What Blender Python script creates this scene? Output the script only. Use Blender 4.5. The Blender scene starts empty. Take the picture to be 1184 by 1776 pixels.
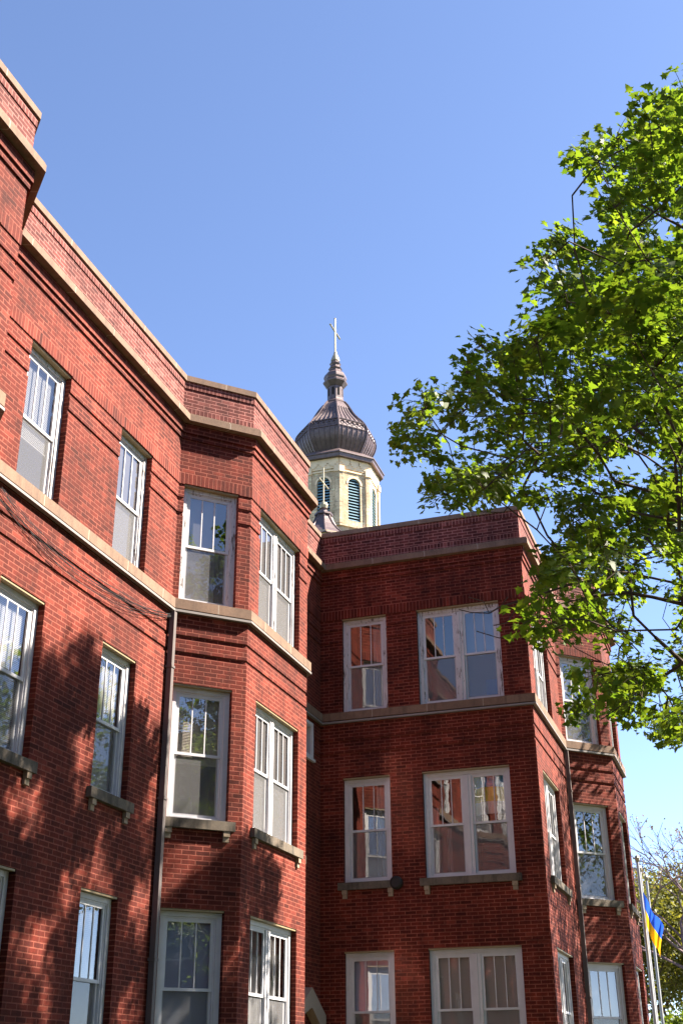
import bpy, math, random
import numpy as np
from mathutils import Vector, Matrix
random.seed(11)
rng = np.random.default_rng(11)
C = bpy.context.scene.collection
S = bpy.context.scene
EYE = 1.65                                  # eye height over the courtyard
R = math.radians

# ------------------------------------------------------------------ node helpers
def new_mat(name):
    m = bpy.data.materials.new(name); m.use_nodes = True
    nt = m.node_tree; nt.nodes.clear()
    return m, nt
def nd(nt, t, **kw):
    n = nt.nodes.new(t)
    for k, v in kw.items():
        if k in n.inputs.keys() if isinstance(k, str) else False:
            n.inputs[k].default_value = v
        else:
            setattr(n, k, v)
    return n
def col(c): return (c[0], c[1], c[2], 1.0)
def mixrgb(nt, fac, a, b, mode='MIX'):
    n = nt.nodes.new('ShaderNodeMix'); n.data_type = 'RGBA'; n.blend_type = mode
    for sock, val in ((n.inputs[0], fac), (n.inputs[6], a), (n.inputs[7], b)):
        if hasattr(val, 'is_output'): nt.links.new(val, sock)
        elif isinstance(val, (tuple, list)): sock.default_value = col(val)
        else: sock.default_value = val
    return n.outputs[2]
def ramp(nt, inp, p0, p1, c0=0.0, c1=1.0):
    n = nt.nodes.new('ShaderNodeMapRange'); n.clamp = True
    n.inputs[1].default_value = p0; n.inputs[2].default_value = p1
    n.inputs[3].default_value = c0; n.inputs[4].default_value = c1
    nt.links.new(inp, n.inputs[0]); return n.outputs[0]
def noise(nt, vec, scale, detail=4, rough=.55, dims='3D'):
    n = nt.nodes.new('ShaderNodeTexNoise')
    n.inputs['Scale'].default_value = scale; n.inputs['Detail'].default_value = detail
    n.inputs['Roughness'].default_value = rough
    nt.links.new(vec, n.inputs['Vector']); return n
def finish(nt, base, rough=.8, spec=.3, bump=None, bstr=.3, bdist=.01, metal=0.0):
    b = nt.nodes.new('ShaderNodeBsdfPrincipled'); o = nt.nodes.new('ShaderNodeOutputMaterial')
    if isinstance(base, (tuple, list)): b.inputs['Base Color'].default_value = col(base)
    else: nt.links.new(base, b.inputs['Base Color'])
    if hasattr(rough, 'is_output'): nt.links.new(rough, b.inputs['Roughness'])
    else: b.inputs['Roughness'].default_value = rough
    b.inputs['Specular IOR Level'].default_value = spec
    b.inputs['Metallic'].default_value = metal
    if bump is not None:
        bn = nt.nodes.new('ShaderNodeBump'); bn.inputs['Strength'].default_value = bstr
        bn.inputs['Distance'].default_value = bdist
        nt.links.new(bump, bn.inputs['Height']); nt.links.new(bn.outputs[0], b.inputs['Normal'])
    nt.links.new(b.outputs[0], o.inputs[0]); return b

# ------------------------------------------------------------------ materials
def brick_mat(name, width, offset, c1, c2, mortar, row=.0677, joint=.0088, dirt=.9):
    m, nt = new_mat(name)
    uv = nt.nodes.new('ShaderNodeUVMap'); geo = nt.nodes.new('ShaderNodeNewGeometry')
    nz = noise(nt, geo.outputs['Position'], 6.0, 3)
    sub = nt.nodes.new('ShaderNodeVectorMath'); sub.operation = 'MULTIPLY_ADD'
    nt.links.new(nz.outputs['Color'], sub.inputs[0]); sub.inputs[1].default_value = (.012, .009, 0)
    nt.links.new(uv.outputs[0], sub.inputs[2])
    bt = nt.nodes.new('ShaderNodeTexBrick'); bt.offset = offset; bt.squash = 1.0; bt.offset_frequency = 2
    nt.links.new(sub.outputs[0], bt.inputs['Vector'])
    bt.inputs['Color1'].default_value = col(c1); bt.inputs['Color2'].default_value = col(c2)
    bt.inputs['Mortar'].default_value = col(mortar); bt.inputs['Scale'].default_value = 1.0
    bt.inputs['Mortar Size'].default_value = joint; bt.inputs['Mortar Smooth'].default_value = .35
    bt.inputs['Bias'].default_value = -.15
    bt.inputs['Brick Width'].default_value = width; bt.inputs['Row Height'].default_value = row
    b2 = nt.nodes.new('ShaderNodeTexBrick'); b2.offset = offset; b2.squash = 1.0; b2.offset_frequency = 2
    nt.links.new(sub.outputs[0], b2.inputs['Vector'])
    for k_, v_ in (('Color1', (0, 0, 0, 1)), ('Color2', (1, 1, 1, 1)), ('Mortar', (.5, .5, .5, 1)), ('Scale', 1.0), ('Mortar Size', joint), ('Mortar Smooth', .0), ('Bias', 0.0), ('Brick Width', width), ('Row Height', row)): b2.inputs[k_].default_value = v_
    big = noise(nt, geo.outputs['Position'], .9, 5, .6)
    mid = noise(nt, geo.outputs['Position'], 7.0, 3, .6)
    fine = noise(nt, geo.outputs['Position'], 60.0, 3, .6)
    c = mixrgb(nt, ramp(nt, b2.outputs['Color'], .90, .93, 0, .55), bt.outputs['Color'], tuple(min(1, 1.5*p+.3*q) for p, q in zip(c1, mortar)))
    c = mixrgb(nt, ramp(nt, b2.outputs['Color'], .07, .04, 0, .6), c, tuple(.35*p for p in c2))
    c = mixrgb(nt, 1.0, c, ramp_col(nt, big.outputs['Fac'], .3, .72, .58, 1.25), 'MULTIPLY')
    c = mixrgb(nt, 1.0, c, ramp_col(nt, mid.outputs['Fac'], .3, .7, .82, 1.14), 'MULTIPLY')
    c = mixrgb(nt, 1.0, c, ramp_col(nt, fine.outputs['Fac'], .25, .75, .8, 1.15), 'MULTIPLY')
    # mortar smeared over some bricks and soot in others
    sm = noise(nt, geo.outputs['Position'], 2.3, 6, .7)
    c = mixrgb(nt, ramp(nt, sm.outputs['Fac'], .6, .74, 0, .55), c, mortar)
    so = noise(nt, geo.outputs['Position'], 1.4, 6, .75)
    c = mixrgb(nt, ramp(nt, so.outputs['Fac'], .57, .72, 0, .72), c, (c2[0]*.35, c2[1]*.4, c2[2]*.45))
    mp = nt.nodes.new('ShaderNodeMapping'); mp.inputs['Scale'].default_value = (3.2, 3.2, .28)
    nt.links.new(geo.outputs['Position'], mp.inputs[0]); sk_ = noise(nt, mp.outputs[0], 1.6, 5, .65)
    c = mixrgb(nt, 1.0, c, ramp_col(nt, sk_.outputs['Fac'], .36, .66, .70, 1.12), 'MULTIPLY')
    h = nt.nodes.new('ShaderNodeMath'); h.operation = 'SUBTRACT'
    nt.links.new(ramp(nt, fine.outputs['Fac'], .2, .8, 0, .35), h.inputs[0]); nt.links.new(bt.outputs['Fac'], h.inputs[1])
    finish(nt, c, .88, .2, h.outputs[0], .55, .008)
    return m
def ramp_col(nt, inp, p0, p1, a, b):
    v = ramp(nt, inp, p0, p1, a, b)
    n = nt.nodes.new('ShaderNodeCombineColor')
    for i in range(3): nt.links.new(v, n.inputs[i])
    return n.outputs[0]

BR1, BR2, MORT = (.138, .0190, .0098), (.070, .0102, .0062), (.250, .070, .045)
M = {}
M['brick'] = brick_mat('red brick', .215, .5, BR1, BR2, MORT)
M['soldier'] = brick_mat('red brick soldier course', .2167, 0.0, BR1, BR2, MORT, row=.0722)
PB1, PB2, PMO = (.145, .035, .028), (.072, .018, .015), (.34, .140, .115)
M['parapet'] = brick_mat('mauve parapet brick', .215, .5, PB1, PB2, PMO)
M['rowlock'] = brick_mat('mauve rowlock course', .105, 0.0, PB1, PB2, PMO, row=.0722)
M['cream'] = brick_mat('cream brick', .23, .5, (.74, .55, .35), (.66, .48, .30), (.68, .53, .37), row=.075, joint=.006)

def stone_mat(name, c1, c2, joints=True, stain=(.12, .10, .085), amt=.55):
    m, nt = new_mat(name); geo = nt.nodes.new('ShaderNodeNewGeometry')
    a = noise(nt, geo.outputs['Position'], 3.0, 6, .65); b = noise(nt, geo.outputs['Position'], 40, 3)
    mp = nt.nodes.new('ShaderNodeMapping'); mp.inputs['Scale'].default_value = (5, 5, .7)
    nt.links.new(geo.outputs['Position'], mp.inputs[0])
    st = noise(nt, mp.outputs[0], 1.3, 5, .7)
    c = mixrgb(nt, ramp(nt, a.outputs['Fac'], .35, .65), c1, c2)
    c = mixrgb(nt, 1.0, c, ramp_col(nt, b.outputs['Fac'], .3, .7, .85, 1.1), 'MULTIPLY')
    c = mixrgb(nt, ramp(nt, st.outputs['Fac'], .5, .72, 0, amt), c, stain)
    if joints:
        uv = nt.nodes.new('ShaderNodeUVMap'); bt = nt.nodes.new('ShaderNodeTexBrick')
        bt.inputs['Scale'].default_value = 1; bt.inputs['Brick Width'].default_value = 1.15
        bt.inputs['Row Height'].default_value = 200.0; bt.inputs['Mortar Size'].default_value = .008
        nt.links.new(uv.outputs[0], bt.inputs['Vector'])
        c = mixrgb(nt, bt.outputs['Fac'], c, (.30, .24, .19))
    finish(nt, c, .85, .2, b.outputs['Fac'], .25, .004)
    return m
M['stone'] = stone_mat('tan limestone', (.205, .128, .088), (.15, .096, .068), True, (.05, .037, .03), .5)
M['sillstone'] = stone_mat('stained sill stone', (.155, .12, .09), (.09, .075, .06), False, (.025, .022, .02), .85)
M['bracket'] = stone_mat('bracket stone', (.32, .24, .165), (.26, .195, .14), False, (.09, .07, .06), .4)

def paint_mat(name, c, peel, under=(.12, .095, .08)):
    m, nt = new_mat(name); geo = nt.nodes.new('ShaderNodeNewGeometry')
    mp = nt.nodes.new('ShaderNodeMapping'); mp.inputs['Scale'].default_value = (9, 9, 1.6)
    nt.links.new(geo.outputs['Position'], mp.inputs[0])
    p = noise(nt, mp.outputs[0], 2.2, 7, .75); d = noise(nt, geo.outputs['Position'], 5.0, 4)
    c0 = mixrgb(nt, ramp(nt, d.outputs['Fac'], .35, .7, 0, .35), c, tuple(x*.72 for x in c))
    c0 = mixrgb(nt, ramp(nt, p.outputs['Fac'], .66-.16*peel, .72-.16*peel, 0, min(1, .3+peel)), c0, under)
    finish(nt, c0, .55, .35, p.outputs['Fac'], .2, .004)
    return m
M['paint'] = paint_mat('white window paint', (.53, .51, .525), .18)
M['peeling'] = paint_mat('peeling white paint', (.52, .50, .505), .72)
M['vinyl'] = paint_mat('white sash', (.53, .515, .535), .0)
M['headwood'] = paint_mat('ochre lintel board', (.27, .20, .11), .45, (.16, .11, .07))
M['trim'] = paint_mat('painted metal raceway', (.20, .175, .165), .3)
M['pipe'] = paint_mat('grey metal pipe', (.11, .09, .085), .3, (.10, .06, .05))

def simple(name, c, rough=.7, spec=.3, metal=0.0, nscale=0, namt=.2):
    m, nt = new_mat(name)
    if nscale:
        geo = nt.nodes.new('ShaderNodeNewGeometry'); n = noise(nt, geo.outputs['Position'], nscale, 5)
        c = mixrgb(nt, 1.0, c, ramp_col(nt, n.outputs['Fac'], .3, .7, 1-namt, 1+namt), 'MULTIPLY')
    finish(nt, c, rough, spec, metal=metal)
    return m
M['dark'] = simple('dark room', (.018, .015, .014), .9, .1)
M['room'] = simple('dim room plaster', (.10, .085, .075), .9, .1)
M['blind'] = simple('white slat blind', (.36, .335, .325), .6, .3)
M['bluegrey'] = simple('blue grey blind', (.40, .42, .52), .6, .3)
M['tan'] = simple('tan roller shade', (.50, .42, .36), .8, .1)
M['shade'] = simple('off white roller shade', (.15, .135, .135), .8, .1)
M['curtain'] = simple('sheer white curtain', (.27, .25, .245), .85, .1)
M['blueboard'] = simple('blue board', (.05, .11, .32), .6, .2)
M['black'] = simple('black cable', (.008, .006, .006), .6, .3)
M['vent'] = simple('black vent', (.015, .012, .012), .6, .3)
M['rooftar'] = simple('tar roof', (.06, .055, .05), .9, .1, nscale=2)
M['copper'] = simple('brown copper roofing', (.115, .078, .076), .45, .5, metal=.3, nscale=4, namt=.25)
M['gold'] = simple('dull gilding', (.34, .29, .20), .45, .5, metal=.4, nscale=9)
M['louver'] = simple('teal louver', (.16, .27, .32), .6, .3, nscale=5)
M['creamstone'] = simple('cream stone trim', (.74, .56, .37), .8, .2, nscale=3, namt=.1)
M['pole'] = simple('white flagpole', (.36, .35, .34), .35, .5)
M['asphalt'] = simple('pale walk', (.16, .145, .13), .9, .1, nscale=3)
M['lawn'] = simple('lawn', (.035, .05, .016), .9, .1, nscale=2, namt=.4)
M['bark'] = simple('grey brown bark', (.075, .055, .042), .9, .1, nscale=14, namt=.4)
M['twig'] = simple('purple grey twig', (.17, .115, .115), .8, .2, nscale=5)

def glass_mat(name, base, rough=0.0):
    m, nt = new_mat(name); geo = nt.nodes.new('ShaderNodeNewGeometry'); o = nt.nodes.new('ShaderNodeOutputMaterial')
    n = noise(nt, geo.outputs['Position'], 2.6, 2)
    bn = nt.nodes.new('ShaderNodeBump'); bn.inputs['Strength'].default_value = .04; bn.inputs['Distance'].default_value = .02
    nt.links.new(n.outputs['Fac'], bn.inputs['Height'])
    lw = nt.nodes.new('ShaderNodeLayerWeight'); lw.inputs[0].default_value = .5
    fr = nt.nodes.new('ShaderNodeMath'); fr.operation = 'POWER'; fr.inputs[1].default_value = 4.0
    nt.links.new(lw.outputs['Facing'], fr.inputs[0])
    ma = nt.nodes.new('ShaderNodeMath'); ma.operation = 'MULTIPLY_ADD'; ma.use_clamp = True
    nt.links.new(fr.outputs[0], ma.inputs[0]); ma.inputs[1].default_value = .85; ma.inputs[2].default_value = base
    tr = nt.nodes.new('ShaderNodeBsdfTransparent'); tr.inputs[0].default_value = (.88, .9, .9, 1)
    gl = nt.nodes.new('ShaderNodeBsdfGlossy'); gl.inputs['Roughness'].default_value = rough
    nt.links.new(bn.outputs[0], gl.inputs['Normal'])
    mx = nt.nodes.new('ShaderNodeMixShader')
    nt.links.new(ma.outputs[0], mx.inputs[0]); nt.links.new(tr.outputs[0], mx.inputs[1]); nt.links.new(gl.outputs[0], mx.inputs[2])
    nt.links.new(mx.outputs[0], o.inputs[0]); return m
M['glass'] = glass_mat('window glass', .20)
M['reflector'] = glass_mat('rippled window glass', .5, .08)  # reflectance boosted so the bay's hidden panes throw a sun patch
def screen_mat():
    m, nt = new_mat('insect screen mesh'); o = nt.nodes.new('ShaderNodeOutputMaterial')
    tr = nt.nodes.new('ShaderNodeBsdfTransparent'); d = nt.nodes.new('ShaderNodeBsdfDiffuse')
    d.inputs[0].default_value = (.20, .195, .20, 1); mx = nt.nodes.new('ShaderNodeMixShader'); mx.inputs[0].default_value = .38
    nt.links.new(tr.outputs[0], mx.inputs[1]); nt.links.new(d.outputs[0], mx.inputs[2]); nt.links.new(mx.outputs[0], o.inputs[0])
    return m
M['screen'] = screen_mat()
def leaf_mat(name, a, b, trans=.45, tcol=1.6):
    m, nt = new_mat(name); geo = nt.nodes.new('ShaderNodeNewGeometry'); o = nt.nodes.new('ShaderNodeOutputMaterial')
    c = mixrgb(nt, geo.outputs['Random Per Island'], a, b)
    big = noise(nt, geo.outputs['Position'], .8, 3)
    c = mixrgb(nt, 1.0, c, ramp_col(nt, big.outputs['Fac'], .3, .7, .8, 1.2), 'MULTIPLY')
    p = nt.nodes.new('ShaderNodeBsdfPrincipled'); nt.links.new(c, p.inputs['Base Color']); p.inputs['Roughness'].default_value = .5
    p.inputs['Specular IOR Level'].default_value = .3
    t = nt.nodes.new('ShaderNodeBsdfTranslucent')
    nt.links.new(mixrgb(nt, 1.0, c, (1.25*tcol, 1.1*tcol, .5*tcol), 'MULTIPLY'), t.inputs[0])
    mx = nt.nodes.new('ShaderNodeMixShader'); mx.inputs[0].default_value = trans
    nt.links.new(p.outputs[0], mx.inputs[1]); nt.links.new(t.outputs[0], mx.inputs[2]); nt.links.new(mx.outputs[0], o.inputs[0])
    return m
M['leaf'] = leaf_mat('spring maple leaf', (.046, .094, .010), (.098, .146, .016), .54, 1.75)
M['budleaf'] = leaf_mat('olive budding leaf', (.066, .075, .018), (.125, .13, .032), .4)
M['greenleaf'] = leaf_mat('fresh green leaf', (.055, .095, .010), (.11, .15, .015), .4)
M['bud'] = leaf_mat('brown bud', (.13, .085, .07), (.20, .14, .08), .2)
def cloth(name, c):
    m, nt = new_mat(name); o = nt.nodes.new('ShaderNodeOutputMaterial')
    d = nt.nodes.new('ShaderNodeBsdfDiffuse'); d.inputs[0].default_value = col(c)
    t = nt.nodes.new('ShaderNodeBsdfTranslucent'); t.inputs[0].default_value = col(c)
    mx = nt.nodes.new('ShaderNodeMixShader'); mx.inputs[0].default_value = .4
    nt.links.new(d.outputs[0], mx.inputs[1]); nt.links.new(t.outputs[0], mx.inputs[2]); nt.links.new(mx.outputs[0], o.inputs[0]); return m
M['blue'] = cloth('blue flag cloth', (.035, .13, .62)); M['yellow'] = cloth('yellow flag cloth', (.82, .50, .02))
M['lightblue'] = cloth('reflected blue cloth', (.12, .42, .72)); M['paleyellow'] = cloth('reflected yellow cloth', (.86, .72, .14))  # colours of a flag's reflection, put into the cloth
M['whitecloth'] = cloth('white cloth', (.8, .78, .74))

# ------------------------------------------------------------------ mesh builder
class MB:
    def __init__(s): s.v = []; s.f = []; s.uv = []; s.m = []
    def quad(s, pts, uvs=None, mat=0):
        i = len(s.v); s.v += [tuple(p) for p in pts]; s.f.append(tuple(range(i, i+len(pts))))
        s.uv += list(uvs) if uvs else [(0, 0)]*len(pts); s.m.append(mat)
    def box(s, o, ax, ay, az, mat=0):       # o corner + three edge vectors
        o, ax, ay, az = map(Vector, (o, ax, ay, az))
        if ax.cross(ay).dot(az) < 0: o, ax = o+ax, -ax
        p = [o, o+ax, o+ax+ay, o+ay, o+az, o+ax+az, o+ax+ay+az, o+ay+az]
        for q in ((3, 2, 1, 0), (4, 5, 6, 7), (0, 1, 5, 4), (1, 2, 6, 5), (2, 3, 7, 6), (3, 0, 4, 7)):
            a, b = p[q[1]]-p[q[0]], p[q[3]]-p[q[0]]
            s.quad([p[k] for k in q], [(0, 0), (a.length, 0), (a.length, b.length), (0, b.length)], mat)
    def tube(s, pts, rads, n=6, mat=0, cap=True):
        pts = [Vector([float(c) for c in p]) for p in pts]; rings = []
        for i, p in enumerate(pts):
            d = (pts[min(i+1, len(pts)-1)]-pts[max(i-1, 0)])
            d = d.normalized() if d.length > 1e-9 else Vector((0, 0, 1))
            a = d.orthogonal().normalized() if i == 0 else (pa - d*pa.dot(d)).normalized()
            pa = a; b = d.cross(a); r = float(rads[i] if hasattr(rads, "__len__") else rads)
            base = len(s.v)
            s.v += [tuple(p+r*(math.cos(2*math.pi*k/n)*a+math.sin(2*math.pi*k/n)*b)) for k in range(n)]
            rings.append(base)
        for r0, r1 in zip(rings, rings[1:]):
            for k in range(n):
                s.f.append((r0+k, r0+(k+1) % n, r1+(k+1) % n, r1+k)); s.uv += [(0, 0)]*4; s.m.append(mat)
        if cap:
            for r0, rev in ((rings[0], True), (rings[-1], False)):
                q = [r0+k for k in range(n)]; s.f.append(tuple(reversed(q) if rev else q)); s.uv += [(0, 0)]*n; s.m.append(mat)
    def lathe(s, prof, c, n=8, a0=0.0, mat=0, cap=False):     # prof: list of (r, z)
        rings = []
        for r, z in prof:
            base = len(s.v)
            s.v += [(c[0]+r*math.cos(a0+2*math.pi*k/n), c[1]+r*math.sin(a0+2*math.pi*k/n), z) for k in range(n)]; rings.append(base)
        for i, (r0, r1) in enumerate(zip(rings, rings[1:])):
            for k in range(n):
                s.f.append((r0+k, r0+(k+1) % n, r1+(k+1) % n, r1+k)); s.uv += [(0, 0)]*4; s.m.append(mat)
        if cap:
            for r0, rev in ((rings[0], True), (rings[-1], False)):
                q = [r0+k for k in range(n)]; s.f.append(tuple(reversed(q) if rev else q)); s.uv += [(0, 0)]*n; s.m.append(mat)
    def build(s, name, mats, parent=None, label=None, smooth=False):
        me = bpy.data.meshes.new(name)
        off = ORIGIN.get(parent.name, Vector()) if parent else Vector()
        o = bpy.data.objects.new(name, me); C.objects.link(o)
        if parent:
            o.parent = parent; ORIGIN[o.name] = off
            s.v = [(p[0]-off.x, p[1]-off.y, p[2]-off.z) for p in s.v]
        me.from_pydata(s.v, [], s.f)
        uvl = me.uv_layers.new(name='UVMap'); uvl.data.foreach_set('uv', np.array(s.uv, dtype=np.float32).ravel())
        for mm in (mats if isinstance(mats, (list, tuple)) else [mats]): me.materials.append(M[mm])
        me.polygons.foreach_set('material_index', np.array(s.m, dtype=np.int32))
        if smooth: me.polygons.foreach_set('use_smooth', np.ones(len(s.f), dtype=bool))
        me.update()
        if label: o['label'] = label
        return o
ORIGIN = {}
def tag(o, label=None, cat=None, group=None, kind=None):
    for k, v in (('label', label), ('category', cat), ('group', group), ('kind', kind)):
        if v: o[k] = v
    return o
def thing(name, loc, label, cat, group=None):
    o = bpy.data.objects.new(name, None); C.objects.link(o); o.location = loc; o.empty_display_size = .3
    ORIGIN[o.name] = Vector(loc); return tag(o, label, cat, group)

# ------------------------------------------------------------------ ground
g = MB(); g.quad([(-900, -900, 0), (900, -900, 0), (900, 900, 0), (-900, 900, 0)]); tag(g.build('ground', 'lawn'), 'grass ground of the courtyard and street', None, None, 'structure')
g = MB(); g.quad([(-1.2, -20, .004), (1.2, -20, .004), (1.2, 60, .004), (-1.2, 60, .004)]); tag(g.build('courtyard_path', 'asphalt'), 'pale paved path through the courtyard', None, None, 'structure')

# ------------------------------------------------------------------ apartment building
PLAN = [(-8.05, -3), (-8.05, 5.79), (-7.14, 6.70), (-7.14, 9.45), (-8.05, 10.36), (-8.05, 15.65), (-7.14, 16.56), (-7.14, 19.30),
        (-8.05, 20.21), (-8.05, 22.60), (-3.64, 22.60), (-3.64, 26.35), (-2.70, 27.29), (-2.70, 29.45), (-3.64, 30.39), (-3.64, 33.0), (-16, 33), (-16, -3)]
NP = len(PLAN)
def seg(i):
    a, b = Vector(PLAN[i]), Vector(PLAN[(i+1) % NP]); d = (b-a); L = d.length; t = d/L
    return a, b, L, Vector((t.x, t.y, 0)), Vector((t.y, -t.x, 0))
def mitre(i, off):                                   # plan vertex i pushed outward by off
    _, _, _, _, n0 = seg((i-1) % NP); p, _, _, _, n1 = seg(i)
    m = (n0+n1); k = off/(m.length_squared/2) if m.length > 1e-6 else 0
    return Vector((p.x+m.x*k, p.y+m.y*k, 0))
ACC = [0]
for i in range(NP): ACC.append(ACC[-1]+seg(i)[2])
Z = lambda z: z+EYE
apt = thing('apartment_building', (-8.05, 15.65, 0), 'red brick three storey apartment building with angled bays around a courtyard', 'building')
#  band: z0, z1, offset, brick kind (heights over the eye)
BANDS = [(-1.65, 6.00, 0, 0), (6.00, 6.07, -.022, 0), (6.07, 6.27, 0, 0), (6.27, 6.34, -.022, 0), (6.34, 8.38, 0, 0), (8.38, 8.45, -.022, 0), (8.45, 8.65, 0, 0),
         (8.65, 8.72, -.022, 0), (8.72, 8.955, 0, 0), (8.955, 9.172, .016, 1), (9.172, 9.80, 0, 0), (9.80, 9.90, .03, 0), (9.90, 10.22, .06, 0),
         (10.22, 10.325, 0, 2), (10.325, 10.43, 0, 2), (10.43, 10.79, 0, 3), (10.79, 10.925, .014, 2)]
LOW, MIDH, TOPH = (.20, 2.27), (3.52, 5.56), (6.91, 8.97)
OPEN = {}                                            # segment -> list of (u0, u1, z0, z1)
def add_open(s, u0, u1, z): OPEN.setdefault(s, []).append((u0, u1, z[0], z[1]))
WIN = []                                             # segment, u0, u1, (z0, z1), units, floor, fittings
def addw(s, u0, u1, z, units, fit): add_open(s, u0, u1, z); WIN.append((s, u0, u1, z, units, fit))
F3, F2, F1 = TOPH, MIDH, LOW
y = 10.36
# long straight wall between the two left bays
addw(4, 11.21-y, 12.22-y, F3, 1, ['partblind'])
addw(4, 13.69-y, 14.69-y, F3, 1, ['shade'])
addw(4, 11.17-y, 12.17-y, F2, 1, ['blind'])
addw(4, 13.66-y, 14.64-y, F2, 1, ['topblind'])
addw(4, 11.17-y, 12.17-y, F1, 1, ['blind'])
addw(4, 13.64-y, 14.61-y, F1, 1, ['blind'])
# angled face of the middle bay, its front, and its far angled face
for z, f in ((F3, 'shadehalf'), (F2, 'lowblind'), (F1, 'bluegrey')): addw(5, .10, 1.06, z, 1, [f])
for z, f in ((F3, ['shade', 'shade']), (F2, ['shade', 'shade']), (F1, ['curtain', 'sheer'])): addw(6, .42, 2.34, z, 2, f)
for z in (F3, F2, F1): addw(7, .23, 1.19, z, 1, ['shade'])
# stair window in the recess, shaded end wall
addw(8, 1.10, 1.88, (5.86, 6.62), 1, ['stair'])
for z, f, g2 in ((F3, ['side'], ['none', 'board']), (F2, ['side'], ['drape', 'none']), (F1, ['bluetop'], ['tan', 'tan'])):
    addw(9, .48, 1.46, z, 1, f); addw(9, 2.12, 3.86, z, 2, g2)
# right hand block: wall, angled face, front
for z in (F3, F2, F1): addw(10, .58, 2.52, z, 2, ['curtain', 'curtain'])
for z, f in ((F3, 'shade'), (F2, 'side'), (F1, 'blind')): addw(11, .11, 1.08, z, 1, [f])
for z in (F3, F2, F1): addw(12, .42, 1.74, z, 1, ['curtain'])
# near bay at the left edge
for z in (F3, F2): addw(2, .42, 2.34, z, 2, ['shade', 'shade']); addw(3, .23, 1.19, z, 1, ['shade'])

REVEAL = .15
w = MB()
for i in range(NP):
    a, b, L, t, n = seg(i); ops = OPEN.get(i, [])
    us = sorted(set([0, L]+[o[0] for o in ops]+[o[1] for o in ops]))
    zs = sorted(set([bd[0] for bd in BANDS]+[BANDS[-1][1]]+[o[2] for o in ops]+[o[3] for o in ops]))
    def P(u, off, z):
        if u <= 1e-6: q = mitre(i, off)
        elif u >= L-1e-6: q = mitre((i+1) % NP, off)
        else: q = Vector((a.x, a.y, 0))+t*u+n*off
        return (q.x, q.y, Z(z))
    def band(z):
        for bd in BANDS:
            if bd[0]-1e-6 <= z < bd[1]: return bd
    inside = lambda u, z: any(o[0] < u < o[1] and o[2] < z < o[3] for o in ops)
    def UV(u, z, bd):
        if bd[3] in (0, 3): return (ACC[i]+u, z+1.65)
        return (z-bd[0], ACC[i]+u)
    for u0, u1 in zip(us, us[1:]):
        um = (u0+u1)/2; prev = None
        for z0, z1 in zip(zs, zs[1:]):
            zm = (z0+z1)/2; bd = band(zm)
            if inside(um, zm): prev = None; continue
            w.quad([P(u0, bd[2], z0), P(u1, bd[2], z0), P(u1, bd[2], z1), P(u0, bd[2], z1)],
                   [UV(u0, z0, bd), UV(u1, z0, bd), UV(u1, z1, bd), UV(u0, z1, bd)], bd[3])
            if prev is not None and prev != bd[2]:
                q = [P(u0, prev, z0), P(u1, prev, z0), P(u1, bd[2], z0), P(u0, bd[2], z0)]
                w.quad(q, [(ACC[i]+u0, 0.01), (ACC[i]+u1, .01), (ACC[i]+u1, .04), (ACC[i]+u0, .04)], 0)
            prev = bd[2]
    for o in ops:
        for ue, sgn in ((o[0], 1), (o[1], -1)):
            for z0, z1 in zip(zs, zs[1:]):
                if z0 < o[2]-1e-6 or z1 > o[3]+1e-6: continue
                bd = band((z0+z1)/2)
                q = [P(ue, bd[2], z0), P(ue, -REVEAL, z0), P(ue, -REVEAL, z1), P(ue, bd[2], z1)]
                if sgn < 0: q = q[::-1]
                uvs = [(0, z0+1.65), (REVEAL, z0+1.65), (REVEAL, z1+1.65), (0, z1+1.65)]
                w.quad(q, uvs if sgn > 0 else uvs[::-1], 0)
        bt, bb = band(o[3]+1e-4), band(o[2]-1e-4)
        w.quad([P(o[0], bt[2], o[3]), P(o[0], -REVEAL, o[3]), P(o[1], -REVEAL, o[3]), P(o[1], bt[2], o[3])], [(0, 0), (.1, 0), (.1, 1), (0, 1)], 0)
        w.quad([P(o[0], -REVEAL, o[2]), P(o[0], bb[2], o[2]), P(o[1], bb[2], o[2]), P(o[1], -REVEAL, o[2])], [(0, 0), (.1, 0), (.1, 1), (0, 1)], 0)
wall = w.build('wall', ['brick', 'soldier', 'rowlock', 'parapet'], apt)

def ring(name, layers, mat, label=None):
    m = MB()
    for z0, z1, out, inn in layers:
        for i in range(NP):
            j = (i+1) % NP; L = seg(i)[2]; o0, o1, i0, i1 = mitre(i, out), mitre(j, out), mitre(i, inn), mitre(j, inn)
            q = lambda p, z: (p.x, p.y, Z(z))
            ua, ub = ACC[i], ACC[i]+L
            m.quad([q(o0, z0), q(o1, z0), q(o1, z1), q(o0, z1)], [(ua, z0), (ub, z0), (ub, z1), (ua, z1)])
            m.quad([q(o0, z1), q(o1, z1), q(i1, z1), q(i0, z1)], [(ua, 0), (ub, 0), (ub, .1), (ua, .1)])
            m.quad([q(i0, z0), q(i1, z0), q(o1, z0), q(o0, z0)], [(ua, 0), (ub, 0), (ub, .1), (ua, .1)])
            m.quad([q(i1, z0), q(i0, z0), q(i0, z1), q(i1, z1)])
    return m.build(name, mat, apt, label)
ring('coping', [(10.925, 11.03, .045, -.34)], 'stone')
ring('cornice', [(10.08, 10.185, .18, .03), (10.187, 10.222, .162, -.02)], 'stone')
ring('belt_course', [(6.745, 6.905, .075, -.02)], 'stone')
ring('raceway', [(6.688, 6.724, .083, .012)], 'trim', 'painted metal raceway under the stone belt course')
m = MB(); inn = [mitre(i, -.30) for i in range(NP)]
m.quad([(p.x, p.y, Z(10.3)) for p in inn]); m.build('roof', 'rooftar', apt)
m = MB()                                              # inner face of the parapet
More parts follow.
